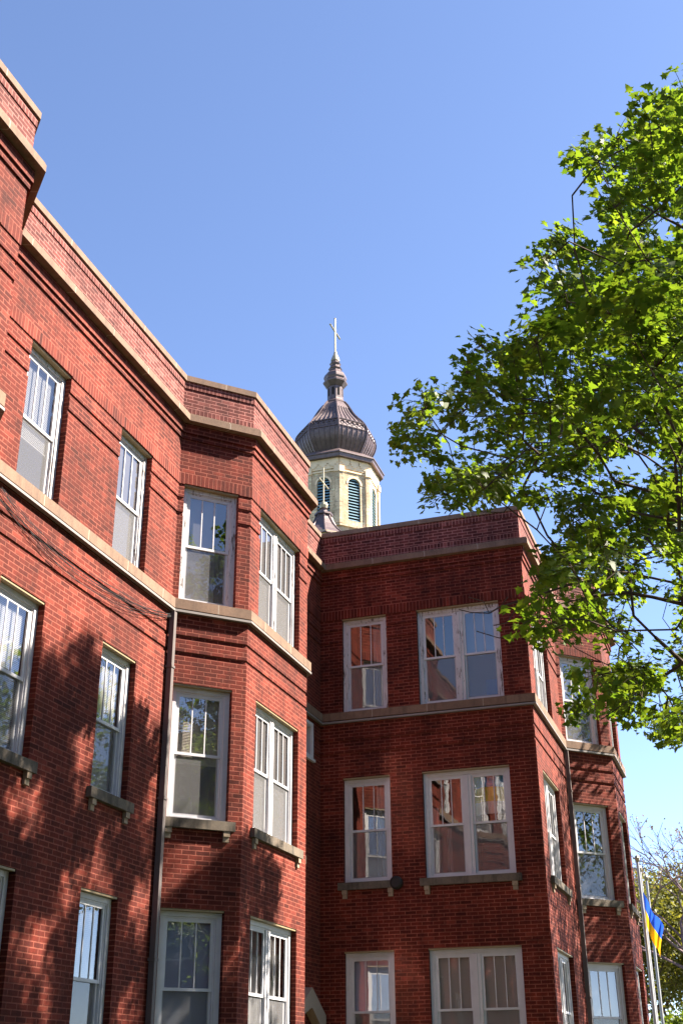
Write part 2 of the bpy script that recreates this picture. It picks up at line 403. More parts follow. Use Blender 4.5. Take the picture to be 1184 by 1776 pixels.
for i in range(NP):
    p, q = mitre(i, -.30), mitre((i+1) % NP, -.30)
    m.quad([(q.x, q.y, Z(10.3)), (p.x, p.y, Z(10.3)), (p.x, p.y, Z(10.93)), (q.x, q.y, Z(10.93))], [(0, 0), ((q-p).length, 0), ((q-p).length, .63), (0, .63)])
m.build('parapet', 'parapet', apt)

# ------------------------------------------------------------------ windows
def make_window(s, u0, u1, z, units, fit):
    a, b, L, t, n = seg(s); z0, z1 = Z(z[0]), Z(z[1]); top = z is F3; stair = fit == ['stair']
    P = lambda u, d, zz: Vector((a.x, a.y, 0))+t*u+n*d+Vector((0, 0, zz))
    def bx(m, ua, ub, da, db, za, zb, mat=0): m.box(P(ua, da, za), t*(ub-ua), n*(db-da), Vector((0, 0, zb-za)), mat)
    cas, dF = .085, (.035 if stair else -.095)
    f = MB()
    if stair: bx(f, u0-.06, u1+.06, .002, .06, z0-.05, z0)
    bx(f, u0+.002, u0+cas, -.17, dF, z0+.002, z1-.03); bx(f, u1-cas, u1-.002, -.17, dF, z0+.002, z1-.03)
    bx(f, u0+cas, u1-cas, -.17, dF-.003, z1-.095, z1-.03); bx(f, u0+cas, u1-cas, -.17, dF+.012, z0+.002, z0+.05)
    bx(f, u0+.004, u1-.004, -.17, -.012, z1-.03, z1-.003, 1)      # weathered board under the lintel
    bx(f, u0+cas, u0+cas+.022, -.17, dF-.02, z0+.05, z1-.095); bx(f, u1-cas-.022, u1-cas, -.17, dF-.02, z0+.05, z1-.095)
    bx(f, u0+cas+.022, u1-cas-.022, -.17, dF-.023, z1-.117, z1-.095)
    mul = .17
    spans = [(u0+cas+.022, u1-cas-.022)]
    if units == 2:
        um = (u0+u1)/2; spans = [(u0+cas+.022, um-mul/2), (um+mul/2, u1-cas-.022)]
        bx(f, um-mul/2, um+mul/2, -.17, dF-.006, z0+.05, z1-.117); bx(f, um-.022, um+.022, -.17, dF+.008, z0+.05, z1-.117)
    win = f.build('window', ['peeling' if top else 'paint', 'headwood'], apt, 'third storey sash window with peeling white paint' if top else None)
    zt, zb = z1-.117, z0+.05; zm = zb+(zt-zb)*.505; st = .048
    back = MB()
    for k, (ua, ub) in enumerate(spans):
        sa = MB()
        def sash(za, zc, da, db, lo, hi):
            bx(sa, ua, ua+st, da, db, za, zc); bx(sa, ub-st, ub, da, db, za, zc)
            bx(sa, ua+st, ub-st, da, db-.002, za, za+lo); bx(sa, ua+st, ub-st, da, db-.002, zc-hi, zc)
        if stair:
            sash(zb, zt, -.150, -.125, .05, .05); pan = [(zb+.05, zt-.05, -.138)]
        else:
            sash(zm-.02, zt, -.150, -.125, .042, .05); sash(zb, zm+.015, -.176, -.152, .06, .035)
            pan = [(zm+.02, zt-.05, -.138), (zb+.06, zm-.02, -.164)]
            for j in (1, 2):
                c = ua+st+(ub-ua-2*st)*j/3; bx(sa, c-.009, c+.009, -.146, -.129, zm+.022, zt-.05)
        sa.build('sash', 'vinyl', win)
        gl = MB()
        for (za, zc, d) in pan:
            e = [random.uniform(-.0035, .0035) for _ in range(3)]
            gl.quad([P(ua+st, d+e[0], za), P(ub-st, d+e[1], za), P(ub-st, d+e[2], zc), P(ua+st, d+e[0]+e[2]-e[1], zc)])
        gl.build('pane', 'reflector' if s == 7 else 'glass', win)
        kind = fit[k] if k < len(fit) else fit[0]
        if not stair:
            sc = MB(); sc.quad([P(ua+st*.7, -.148, zb+.05), P(ub-st*.7, -.148, zb+.05), P(ub-st*.7, -.148, zm-.02), P(ua+st*.7, -.148, zm-.02)])
            sc.build('insect_screen', 'screen', win)
        # what hangs behind the glass
        d0 = -.195
        def slats(za, zc, mat):
            m = MB(); zz = zc; mm = MB()
            while zz > za:
                q = [P(ua, d0+.005, zz-.0125), P(ub, d0+.005, zz-.0125), P(ub, d0-.005, zz+.0120), P(ua, d0-.005, zz+.0120)]
                m.quad(q); zz -= .0235
            bx(m, ua, ub, d0-.014, d0+.016, zc+.004, zc+.05); bx(m, ua, ub, d0-.012, d0+.014, za-.02, za)
            return m.build('blind', mat, win)
        def sheet(xa, xb, za, zc, mat, waves=0, amp=.0, name='curtain', d=d0):
            m = MB(); N = max(2, int(waves*8)) if waves else 1; ph = random.random()*6
            off = [d+amp*math.sin(ph+waves*2*math.pi*q/N)+amp*.5*math.sin(2.7*waves*q/N*6+ph) for q in range(N+1)]
            for q in range(N):
                xq, xr = xa+(xb-xa)*q/N, xa+(xb-xa)*(q+1)/N
                m.quad([P(xq, off[q], za), P(xr, off[q+1], za), P(xr, off[q+1], zc), P(xq, off[q], zc)])
            return m.build(name, mat, win, None, bool(waves))
        if kind == 'partblind': slats(zm-.25, zt, 'blind')
        elif kind == 'topblind': slats(zm+.03, zt, 'blind'); sheet(ua, ub, zb, zm, 'tan', 0, 0, 'roller_shade', d0-.05)
        elif kind == 'blind': slats(zb, zt, 'blind')
        elif kind == 'lowblind': slats(zm-.12, zt, 'tan')
        elif kind == 'bluegrey': slats(zb, zt, 'bluegrey')
        elif kind == 'bluetop': slats(zm, zt, 'bluegrey')
        elif kind == 'tan': slats(zb, zt, 'tan')
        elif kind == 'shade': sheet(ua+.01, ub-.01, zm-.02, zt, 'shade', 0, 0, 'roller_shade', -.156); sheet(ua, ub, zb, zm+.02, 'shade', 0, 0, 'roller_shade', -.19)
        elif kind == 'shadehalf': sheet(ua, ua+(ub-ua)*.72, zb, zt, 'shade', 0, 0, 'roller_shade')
        elif kind == 'curtain': sheet(ua, ub, zb, zt, 'curtain', 5, .022)
        elif kind == 'sheer': sheet(ua, ua+(ub-ua)*.62, zb, zt, 'curtain', 4, .02)
        elif kind == 'side': sheet(ub-(ub-ua)*.30, ub, zb, zt, 'curtain', 2.5, .022)
        elif kind == 'drape': sheet(ua, ua+(ub-ua)*.24, zb, zm+.35, 'curtain', 2, .02); sheet(ua+(ub-ua)*.42, ua+(ub-ua)*.58, zb, zm-.05, 'curtain', 1.5, .02)
        elif kind == 'board': sheet(ua+(ub-ua)*.58, ub, zb, zb+.40, 'blueboard', 0, 0, 'board', d0-.02); sheet(ua, ub, zb, zt, 'shade', 0, 0, 'roller_shade', d0-.12)
        # dim room behind: five inner faces of a shallow box
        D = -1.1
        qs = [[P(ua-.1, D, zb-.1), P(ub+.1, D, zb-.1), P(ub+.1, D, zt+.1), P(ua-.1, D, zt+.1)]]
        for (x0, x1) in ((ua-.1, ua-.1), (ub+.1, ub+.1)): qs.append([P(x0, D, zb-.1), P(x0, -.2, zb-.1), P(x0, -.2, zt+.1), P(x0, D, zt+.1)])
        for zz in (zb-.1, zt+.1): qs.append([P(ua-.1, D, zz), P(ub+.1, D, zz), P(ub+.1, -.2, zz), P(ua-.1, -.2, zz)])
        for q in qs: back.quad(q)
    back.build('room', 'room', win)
    if not top and not stair:                            # stone sill on two stepped brackets
        m = MB(); bx(m, u0-.10, u1+.10, -.10, .075, z0-.135, z0+.001); m.build('sill', 'sillstone', win)
        for uc in (u0-.02, u1-.08):
            m = MB(); bx(m, uc, uc+.10, .001, .062, z0-.215, z0-.137); bx(m, uc+.005, uc+.095, .001, .036, z0-.29, z0-.217)
            m.build('bracket', 'bracket', win)
    return win
wins = [make_window(*q) for q in WIN]

# downpipes in the two inner corners
for (px, py) in ((-7.985, 15.60), (-3.575, 26.30)):
    m = MB(); m.box((px-.045, py-.045, .02), (.085, 0, 0), (0, .085, 0), (0, 0, Z(6.66)-.02))
    for zz in (1.2, 3.2, 5.4, 7.4): m.box((px-.06, py-.06, zz), (.112, 0, 0), (0, .112, 0), (0, 0, .035))
    m.build('downpipe', 'pipe', apt)
# round vent beside the lower window sill of the end wall
m = MB(); n_ = 20
for k in range(1):
    pts = [(-6.50, 22.598, Z(3.47)), (-6.50, 22.53, Z(3.47)), (-6.50, 22.50, Z(3.47))]
    m.tube(pts, [.125, .125, .085], 20)
m.build('vent', 'vent', apt)
# gabled stone hood over the stair door in the recess
m = MB(); hx = -8.05
prof = [(20.95, 1.02), (20.95, 1.16), (21.70, 1.60), (22.45, 1.16), (22.45, .80), (21.70, 1.26)]
f0 = [(hx+.17, yy, Z(zz)) for yy, zz in prof]; b0 = [(hx+.002, yy, Z(zz)) for yy, zz in prof]
m.quad(f0)
for k in range(6): m.quad([f0[k], b0[k], b0[(k+1) % 6], f0[(k+1) % 6]])
m.build('door_hood', 'stone', apt)

# black cables drooping along the long wall below the belt course
cb = MB()
for k in range(8):
    y0 = 10.45+random.random()*.5; zA = 6.62-random.random()*.10; zE = 6.66-random.random()*.10; sag = .22+random.random()*.30
    pk = random.uniform(.32, .5); pts = []
    for q in range(25):
        tt = q/24; yy = y0+(15.58-y0)*tt
        sg = sag*(1-((tt-pk)/(pk if tt < pk else 1-pk))**2)
        zz = zA+(zE-zA)*tt-sg+.006*math.sin(9*tt+k)
        pts.append((-8.05+.03+.03*abs(math.sin(k*1.7+1.5*tt)), yy, Z(zz)))
    cb.tube(pts, .0032, 4)
tag(cb.build('cable_bundle', 'black'), 'loose bundle of thin black cables sagging below the stone belt course', 'cable')

# cloth behind the upper sash, standing in for a flag reflected in the glass
fl = MB(); a, b, L, t, n = seg(9); N = 18; xa, xb = 3.10, 3.72
rows = [(4.66, 2), (4.90, 2), (4.92, 1), (5.18, 1), (5.20, 0), (5.43, 0)]
for (za, _), (zb_, mi) in zip(rows, rows[1:]):
    for q in range(N):
        u_ = [xa+(xb-xa)*j/N for j in (q, q+1)]; d_ = [-.215+.012*math.sin(j*1.9) for j in (q, q+1)]
        pp = lambda k, zz: Vector((a.x, a.y, 0))+t*u_[k]+n*d_[k]+Vector((0, 0, Z(zz+.03*math.sin(3.14*(q+k)/N)*(1 if zz < 5.3 else 0))))
        fl.quad([pp(0, za), pp(1, za), pp(1, zb_), pp(0, zb_)], None, mi)
tag(fl.build('flag_reflection', ['lightblue', 'paleyellow', 'whitecloth']), 'small blue and yellow cloth behind the upper window glass, standing in for a flag reflection', 'flag')

# unseen wing added behind and right of the camera to block sky fill
ow_ = thing('added_wing', (13.0, 0, 0), 'unseen red brick wing added opposite to block sky light and show in reflections', 'building')
m = MB(); m.box((13, -30, 0), (9, 0, 0), (0, 48, 0), (0, 0, 12.4)); m.build('wall', 'brick', ow_)
m = MB(); m.box((12.9, -30.1, 12.4), (9.2, 0, 0), (0, 48.2, 0), (0, 0, .16)); m.build('coping', 'stone', ow_)
for fl_ in (1.6, 5.1, 8.5):
    for yy in range(-27, 17, 4):
        m = MB(); m.box((12.93, yy, fl_), (.09, 0, 0), (0, 1.6, 0), (0, 0, 2.0)); q = m.build('window', 'paint', ow_)
        m = MB()
        for k in (0, 1): m.box((12.915, yy+.08, fl_+.08+k*.94), (.02, 0, 0), (0, 1.44, 0), (0, 0, .88))
        m.build('pane', 'dark', q)

# ------------------------------------------------------------------ church tower
CX, CY = -22.54, 66.27; AX = (CX, CY); A0 = R(-66.7)
ch = thing('church_tower', (CX, CY, 0), 'cream brick church tower with ribbed brown onion dome and gold cross', 'church')
RW = 2.80
def octp(r, k, z): return Vector((CX+r*math.cos(A0+k*math.pi/4), CY+r*math.sin(A0+k*math.pi/4), z))
z_base, z_sill, z_top = Z(30.6), Z(31.75), Z(36.40)
m = MB(); m.lathe([(4.3, 0), (4.3, Z(24)), (3.3, Z(27)), (3.3, z_base-.8), (RW+.16, z_base), (RW+.10, z_base), (RW+.10, z_sill-.28), (RW+.24, z_sill-.25), (RW+.24, z_sill-.12), (RW-.2, z_sill)], AX, 8, A0)
def facing(k):
    p, q = octp(RW, k, 0), octp(RW, k+1, 0); tt = (q-p).normalized(); return p, (q-p).length, tt, Vector((tt.y, -tt.x, 0))
lou = []
for k in range(8):
    p, L, tt, nn = facing(k)
    if nn.dot(Vector((CX, CY, 0))+(p-Vector((CX, CY, 0)))-Vector((CX, CY, 0))) < 0: nn = -nn
    wu, wv, hw = L/2, z_top, .44
    zb_, zs = Z(32.05), Z(34.65)
    arch = [(wu-hw, zb_), (wu-hw, zs)]+[(wu-hw*math.cos(q*math.pi/10), zs+hw*math.sin(q*math.pi/10)) for q in range(1, 10)]+[(wu+hw, zs), (wu+hw, zb_)]
    outer = [(0, z_sill), (0, zs)]+[(wu*(1-math.cos(q*math.pi/10)), z_top-.75) for q in range(1, 10)]+[(L, zs), (L, z_sill)]
    Q = lambda u, z, d=0.0: p+tt*u+nn*d+Vector((0, 0, z))
    for q in range(len(arch)-1):
        pts = [outer[q], arch[q], arch[q+1], outer[q+1]]
        m.quad([Q(*e) for e in pts][::-1], [(e[0]+k*2.3, e[1]) for e in pts][::-1])
        m.quad([Q(*arch[q]), Q(*arch[q], -.22), Q(*arch[q+1], -.22), Q(*arch[q+1])], [(0, arch[q][1]), (.2, arch[q][1]), (.2, arch[q+1][1]), (0, arch[q+1][1])])
    m.quad([Q(0, z_sill), Q(wu-hw, zb_), Q(wu+hw, zb_), Q(L, z_sill)])
    m.quad([Q(0, zs), Q(wu*(1-math.cos(math.pi/10)), z_top-.75), Q(0, z_top-.75)])
    m.quad([Q(L, zs), Q(wu*(1-math.cos(9*math.pi/10)), z_top-.75), Q(L, z_top-.75)])
    # frieze stepping out in brick corbels
    m.box(Q(.0, z_top-.75, -.1), tt*L, nn*.16, Vector((0, 0, .75)), 1)
    for c in range(3):
        u = .42+c*(L-.84)/2
        for (ww, za, zc, dd) in ((.13, .62, .50, .10), (.24, .50, .36, .10), (.36, .36, .0, .10)):
            m.box(Q(u-ww, z_top-za, .0), tt*(2*ww), nn*dd, Vector((0, 0, za-zc)), 1)
    m.box(Q(.25, z_top-.95, .0), tt*(L-.5), nn*.06, Vector((0, 0, .10)), 1)
    # pilasters hugging the corner
    for (ua, ub) in ((-.03, .27), (L-.27, L+.03)):
        m.box(Q(ua, z_sill-.02, -.1), tt*(ub-ua), nn*.20, Vector((0, 0, z_top-1.02-z_sill)), 0)
        m.box(Q(ua-.03, z_top-1.05, -.1), tt*(ub-ua+.06), nn*.26, Vector((0, 0, .42)), 1)
    # raised surround of the arched opening
    for q in range(1, len(arch)-2):
        u_, z_ = arch[q]; u2, z2 = arch[q+1]
        e0 = Vector((u_-wu, z_-zs)).normalized()*.13; e1 = Vector((u2-wu, z2-zs)).normalized()*.13
        if q == 1: e0 = Vector((-.13, 0))
        m.quad([Q(u_, z_, .03), Q(u2, z2, .03), Q(u2+e1.x, z2+e1.y, .03), Q(u_+e0.x, z_+e0.y, .03)], None, 1)
        m.quad([Q(u_+e0.x, z_+e0.y, .03), Q(u2+e1.x, z2+e1.y, .03), Q(u2+e1.x, z2+e1.y, .0), Q(u_+e0.x, z_+e0.y, .0)], None, 1)
    lv = MB(); zz = zb_+.04
    lv.quad([Q(*e, -.20) for e in arch], None, 1)
    while zz < zs+hw-.08:
        hh = hw if zz < zs else math.sqrt(max(.0, hw*hw-(zz+.03-zs)**2))
        lv.box(Q(wu-hh, zz, -.05), tt*(2*hh), nn*-.13+Vector((0, 0, .13)), Vector((0, 0, .035)), 0); zz += .205
    lou.append(lv)
m.build('lantern_wall', ['cream', 'creamstone'], ch)
for lv in lou: lv.build('louver', ['louver', 'dark'], ch)
m = MB(); m.lathe([(2.7, Z(36.36)), (3.16, Z(36.36)), (3.20, Z(36.58)), (3.26, Z(36.62)), (3.26, Z(36.70)), (2.35, Z(37.32)), (1.9, Z(37.4))], AX, 8, A0); m.build('eave', 'copper', ch)
DP = [(1.95, 37.2), (2.28, 37.75), (2.56, 38.26), (2.69, 38.75), (2.66, 39.1), (2.58, 39.37), (2.27, 39.82), (1.88, 40.27), (1.56, 40.7), (1.34, 41.08), (1.07, 41.54), (.80, 41.9)]
def smoothprof(p, n=4):
    out = []
    for i in range(len(p)-1):
        p0, p1, p2, p3 = p[max(i-1, 0)], p[i], p[i+1], p[min(i+2, len(p)-1)]
        for q in range(n):
            s_ = q/n; out.append(tuple(.5*((2*p1[c])+(-p0[c]+p2[c])*s_+(2*p0[c]-5*p1[c]+4*p2[c]-p3[c])*s_**2+(-p0[c]+3*p1[c]-3*p2[c]+p3[c])*s_**3) for c in (0, 1)))
    return out+[p[-1]]
SP = [(r, Z(z)) for r, z in smoothprof(DP)]
m = MB(); m.lathe(SP, AX, 8, A0)
dome = m.build('dome', 'copper', ch)
def facept(k, f, r, z, out=0.0):
    p, q = octp(r, k, z), octp(r, k+1, z); mid = (p+q)/2-Vector((CX, CY, z)); mid.normalize()
    return p+(q-p)*f+mid*out
rb = MB()
for k in range(8):
    rb.tube([octp(r+.03, k, z) for r, z in SP], .06, 5)
    for f in (.14, .32, .5, .68, .86):
        rb.tube([facept(k, f, r, z, .015) for r, z in SP if not (Z(38.95) < z < Z(39.5))and z < Z(41.3)], .036, 4)
    for zc in (38.92, 39.52):
        r = [rr for rr, z in SP if z <= Z(zc)][-1]; rb.tube([facept(k, f, r, Z(zc), .02) for f in (.05, .95)], .045, 4)
    for f in (.14, .32, .5, .68, .86):
        r = 2.62; e = (octp(r, k+1, 0)-octp(r, k, 0)).normalized(); c = facept(k, f, r, Z(39.2), .02)
        rb.tube([c+e*(.13*math.cos(q*math.pi/5))+Vector((0, 0, .15*math.sin(q*math.pi/5))) for q in range(11)], .04, 4)
rb.build('rib', 'copper', dome)
m = MB(); m.lathe([(.72, Z(41.86)), (.80, Z(41.95)), (.74, Z(42.05)), (.66, Z(42.12)), (.58, Z(42.2)), (.55, Z(42.35)), (.55, Z(43.27)), (.60, Z(43.30)), (.84, Z(43.60)), (.86, Z(43.70)), (.74, Z(43.86)),
    (.80, Z(44.0)), (.80, Z(44.12)), (.72, Z(44.32)), (.52, Z(44.52)), (.42, Z(44.70)), (.43, Z(44.74)), (.49, Z(44.82)), (.40, Z(44.95)), (.33, Z(45.1)), (.41, Z(45.25)), (.34, Z(45.36)), (.28, Z(45.46))], AX, 8, A0)
fin = m.build('cupola', 'copper', ch)
m = MB()
for k in range(8):
    c = [octp(.56, k, 0), octp(.56, k+1, 0)]; tt = (c[1]-c[0]); mid = (c[0]+c[1])/2-Vector((CX, CY, 0)); mid.normalize()
    m.box(c[0]+tt*.34+mid*-.01+Vector((0, 0, Z(42.55))), tt*.32, mid*.02, Vector((0, 0, .60)))
m.build('slot', 'dark', fin)
m = MB(); m.lathe([(.20, Z(45.42)), (.31, Z(45.5)), (.30, Z(45.62)), (.22, Z(45.86)), (.12, Z(46.1)), (.09, Z(46.27))], AX, 12, A0)
m.tube([(CX, CY, Z(46.2)), (CX, CY, Z(49.1))], [.065, .065], 8)
bd = Vector((-.32*-.94+.95*-.34, .95*-.94+.32*-.34, 0)).normalized()
cz = Vector((CX, CY, Z(48.0)))
m.tube([cz-bd*.95, cz+bd*.95], [.062, .062], 8)
for e in (cz-bd*.95, cz+bd*.95, Vector((CX, CY, Z(49.1)))):
    m.lathe([(.01, e.z-.09), (.085, e.z), (.01, e.z+.09)], (e.x, e.y), 8)
m.build('cross', 'gold', ch)

# small corner turret in front of the tower
d0 = Vector((-.333, .943)); tx, ty = d0*60
tur = thing('church_turret', (tx, ty, 0), 'small church turret with flared grey roof, gold ball and little cross', 'turret')
m = MB(); m.lathe([(1.6, 0), (1.6, Z(27.2))], (tx, ty), 8, A0); m.build('turret_wall', 'cream', tur)
m = MB(); m.lathe([(1.75, Z(27.0)), (1.45, Z(27.25)), (1.05, Z(27.62)), (.72, Z(28.05)), (.50, Z(28.45)), (.40, Z(28.72)), (.52, Z(28.74)), (.52, Z(28.84)), (.24, Z(28.9)), (.21, Z(29.1)), (.28, Z(29.16)), (.1, Z(29.2))], (tx, ty), 8, A0)
for k in range(8):
    m.tube([(tx+r*math.cos(A0+k*math.pi/4), ty+r*math.sin(A0+k*math.pi/4), Z(z)) for r, z in ((1.76, 27.0), (1.46, 27.25), (1.06, 27.62), (.73, 28.05), (.51, 28.45), (.42, 28.72))], .05, 5)
m.build('turret_roof', 'copper', tur)
m = MB(); m.lathe([(.05, Z(29.14)), (.20, Z(29.22)), (.26, Z(29.38)), (.20, Z(29.54)), (.08, Z(29.62))], (tx, ty), 10)
m.tube([(tx, ty, Z(29.6)), (tx, ty, Z(31.8))], .05, 6)
cz = Vector((tx, ty, Z(30.8))); m.tube([cz-bd*.75, cz+bd*.75], .05, 6)
m.build('cross', 'gold', tur)

# ------------------------------------------------------------------ flagpoles and flag
for (px, py, h, lab) in ((-3.50, 40.0, 6.45, 'white flagpole nearest the brick corner, flying the flag'), (-3.80, 44.0, 6.75, 'bare white flagpole in the middle of the three'), (-3.93, 47.9, 7.0, 'bare white flagpole furthest from the brick corner')):
    r = thing('flagpole', (px, py, 0), lab, 'flagpole', 'flagpoles beyond the building')
    m = MB(); m.lathe([(.16, 0), (.16, .12), (.06, .16), (.046, Z(h)-.1)], (px, py), 12); m.build('pole', 'pole', r)
    m = MB(); m.lathe([(.01, Z(h)-.12), (.07, Z(h)-.05), (.09, Z(h)+.03), (.06, Z(h)+.1), (.01, Z(h)+.13)], (px, py), 10); m.build('finial', 'gold', r)
fg = MB(); NX, NZ = 36, 14; gx, gy = -3.43, 39.95
def flagpt(s_, v):                                   # s along the fly, v down the hoist; hangs in deep folds
    x = gx+.50*s_*(1-.3*v)+.05*math.sin(9*s_+2*v)*s_; yy = gy-.20*s_+.16*math.sin(13*s_+1.5*v)*(.3+s_)
    z = 5.45-1.05*v*(1-.12*s_)-1.02*s_-.12*math.sin(3*s_)+.05*math.sin(11*s_+5*v)*s_
    return (x, yy, Z(z))
for q in range(NX):
    for k in range(NZ):
        fg.quad([flagpt(q/NX, (k+1)/NZ), flagpt((q+1)/NX, (k+1)/NZ), flagpt((q+1)/NX, k/NZ), flagpt(q/NX, k/NZ)], None, 0 if k < NZ/2 else 1)
tag(fg.build('flag', ['blue', 'yellow'], None, None, True), 'blue and yellow flag drooping from the white pole by the brick corner', 'flag')

# ------------------------------------------------------------------ trees
def leaves_mesh(name, mat, pos, size, parent, up=.55, shape='maple', cup=.18, base=None):
    if shape == 'maple':
        half = [(.07, -.03), (.34, -.12), (.27, .14), (.60, .26), (.30, .40), (.24, .62), (0, 1.0)]
    else:
        half = [(.20, .15), (.28, .5), (0, 1.0)]
    outl = [(0, 0)]+half+[(-x, y_) for x, y_ in reversed(half[:-1])]
    T = np.array(outl); T[:, 1] -= .4; nv = len(T); n = len(pos)
    nrm = rng.normal(size=(n, 3)); nrm[:, 2] = np.abs(nrm[:, 2])+up
    if base is not None: nrm = base+.33*rng.normal(size=(n, 3))
    nrm /= np.linalg.norm(nrm, axis=1)[:, None]
    ref = rng.normal(size=(n, 3)); ax = np.cross(nrm, ref); ax /= np.linalg.norm(ax, axis=1)[:, None]; ay = np.cross(nrm, ax)
    sz = size*(.5+.8*rng.random(n))
    V = pos[:, None, :]+sz[:, None, None]*(T[None, :, 0, None]*ax[:, None, :]+T[None, :, 1, None]*ay[:, None, :]-cup*np.abs(T[None, :, 0, None])*nrm[:, None, :])
    V = V.reshape(-1, 3); off = ORIGIN[parent.name]; V = V-np.array(off)
    me = bpy.data.meshes.new(name); me.vertices.add(len(V)); me.vertices.foreach_set('co', V.astype(np.float32).ravel())
    me.loops.add(n*nv); me.loops.foreach_set('vertex_index', np.arange(n*nv, dtype=np.int32))
    me.polygons.add(n); me.polygons.foreach_set('loop_start', np.arange(0, n*nv, nv, dtype=np.int32)); me.polygons.foreach_set('loop_total', np.full(n, nv, dtype=np.int32))
    me.materials.append(M[mat]); me.update(calc_edges=True); me.validate()
    o = bpy.data.objects.new(name, me); C.objects.link(o); o.parent = parent; return o

class Grow:
    def __init__(s): s.p = []; s.par = []; s.len = []
    def add(s, p, par):
        s.p.append(np.array(p, float)); s.par.append(par)
        s.len.append(0 if par < 0 else s.len[par]+np.linalg.norm(s.p[-1]-s.p[par])); return len(s.p)-1
    def chain(s, pts, par):
        for q in pts: par = s.add(q, par)
        return par
    def nearest(s, q): return int(np.argmin(((np.array(s.p)-q)**2).sum(1)))
    def attach(s, targets, order_from, k=.22, step=.45):
        T = np.array(targets); T = T[np.argsort(((T-order_from)**2).sum(1))]
        for q in T:
            A = np.array(s.p); d = np.linalg.norm(A-q, axis=1); j = int(np.argmin(d+k*np.array(s.len)))
            n = max(1, int(d[j]/(step*.7))); par = j; base = s.p[j]; arc = rng.normal(size=3)*.13*d[j]
            for e in range(1, n+1):
                f = e/n; pt = base+(q-base)*f
                if e < n: pt = pt+rng.normal(size=3)*.03+arc*math.sin(math.pi*f)+np.array([0, 0, -.10*math.sin(math.pi*f)*d[j]*.4])
                par = s.add(pt, par)
    def mesh(s, tip=.006, power=2.3, rmax=.3):
        n = len(s.p); w_ = np.zeros(n); kids = np.zeros(n, int)
        for i in range(n):
            if s.par[i] >= 0: kids[s.par[i]] += 1
        for i in range(n-1, -1, -1):
            if kids[i] == 0: w_[i] = tip**power
            if s.par[i] >= 0: w_[s.par[i]] += w_[i]
        rad = np.minimum(w_**(1/power), rmax); m = MB()
        for i in range(n):
            j = s.par[i]
            if j >= 0: m.tube([s.p[j], s.p[i]], [min(rad[j], rad[i]*1.25), rad[i]], 6 if rad[i] > .03 else 4, 0, False)
        return m

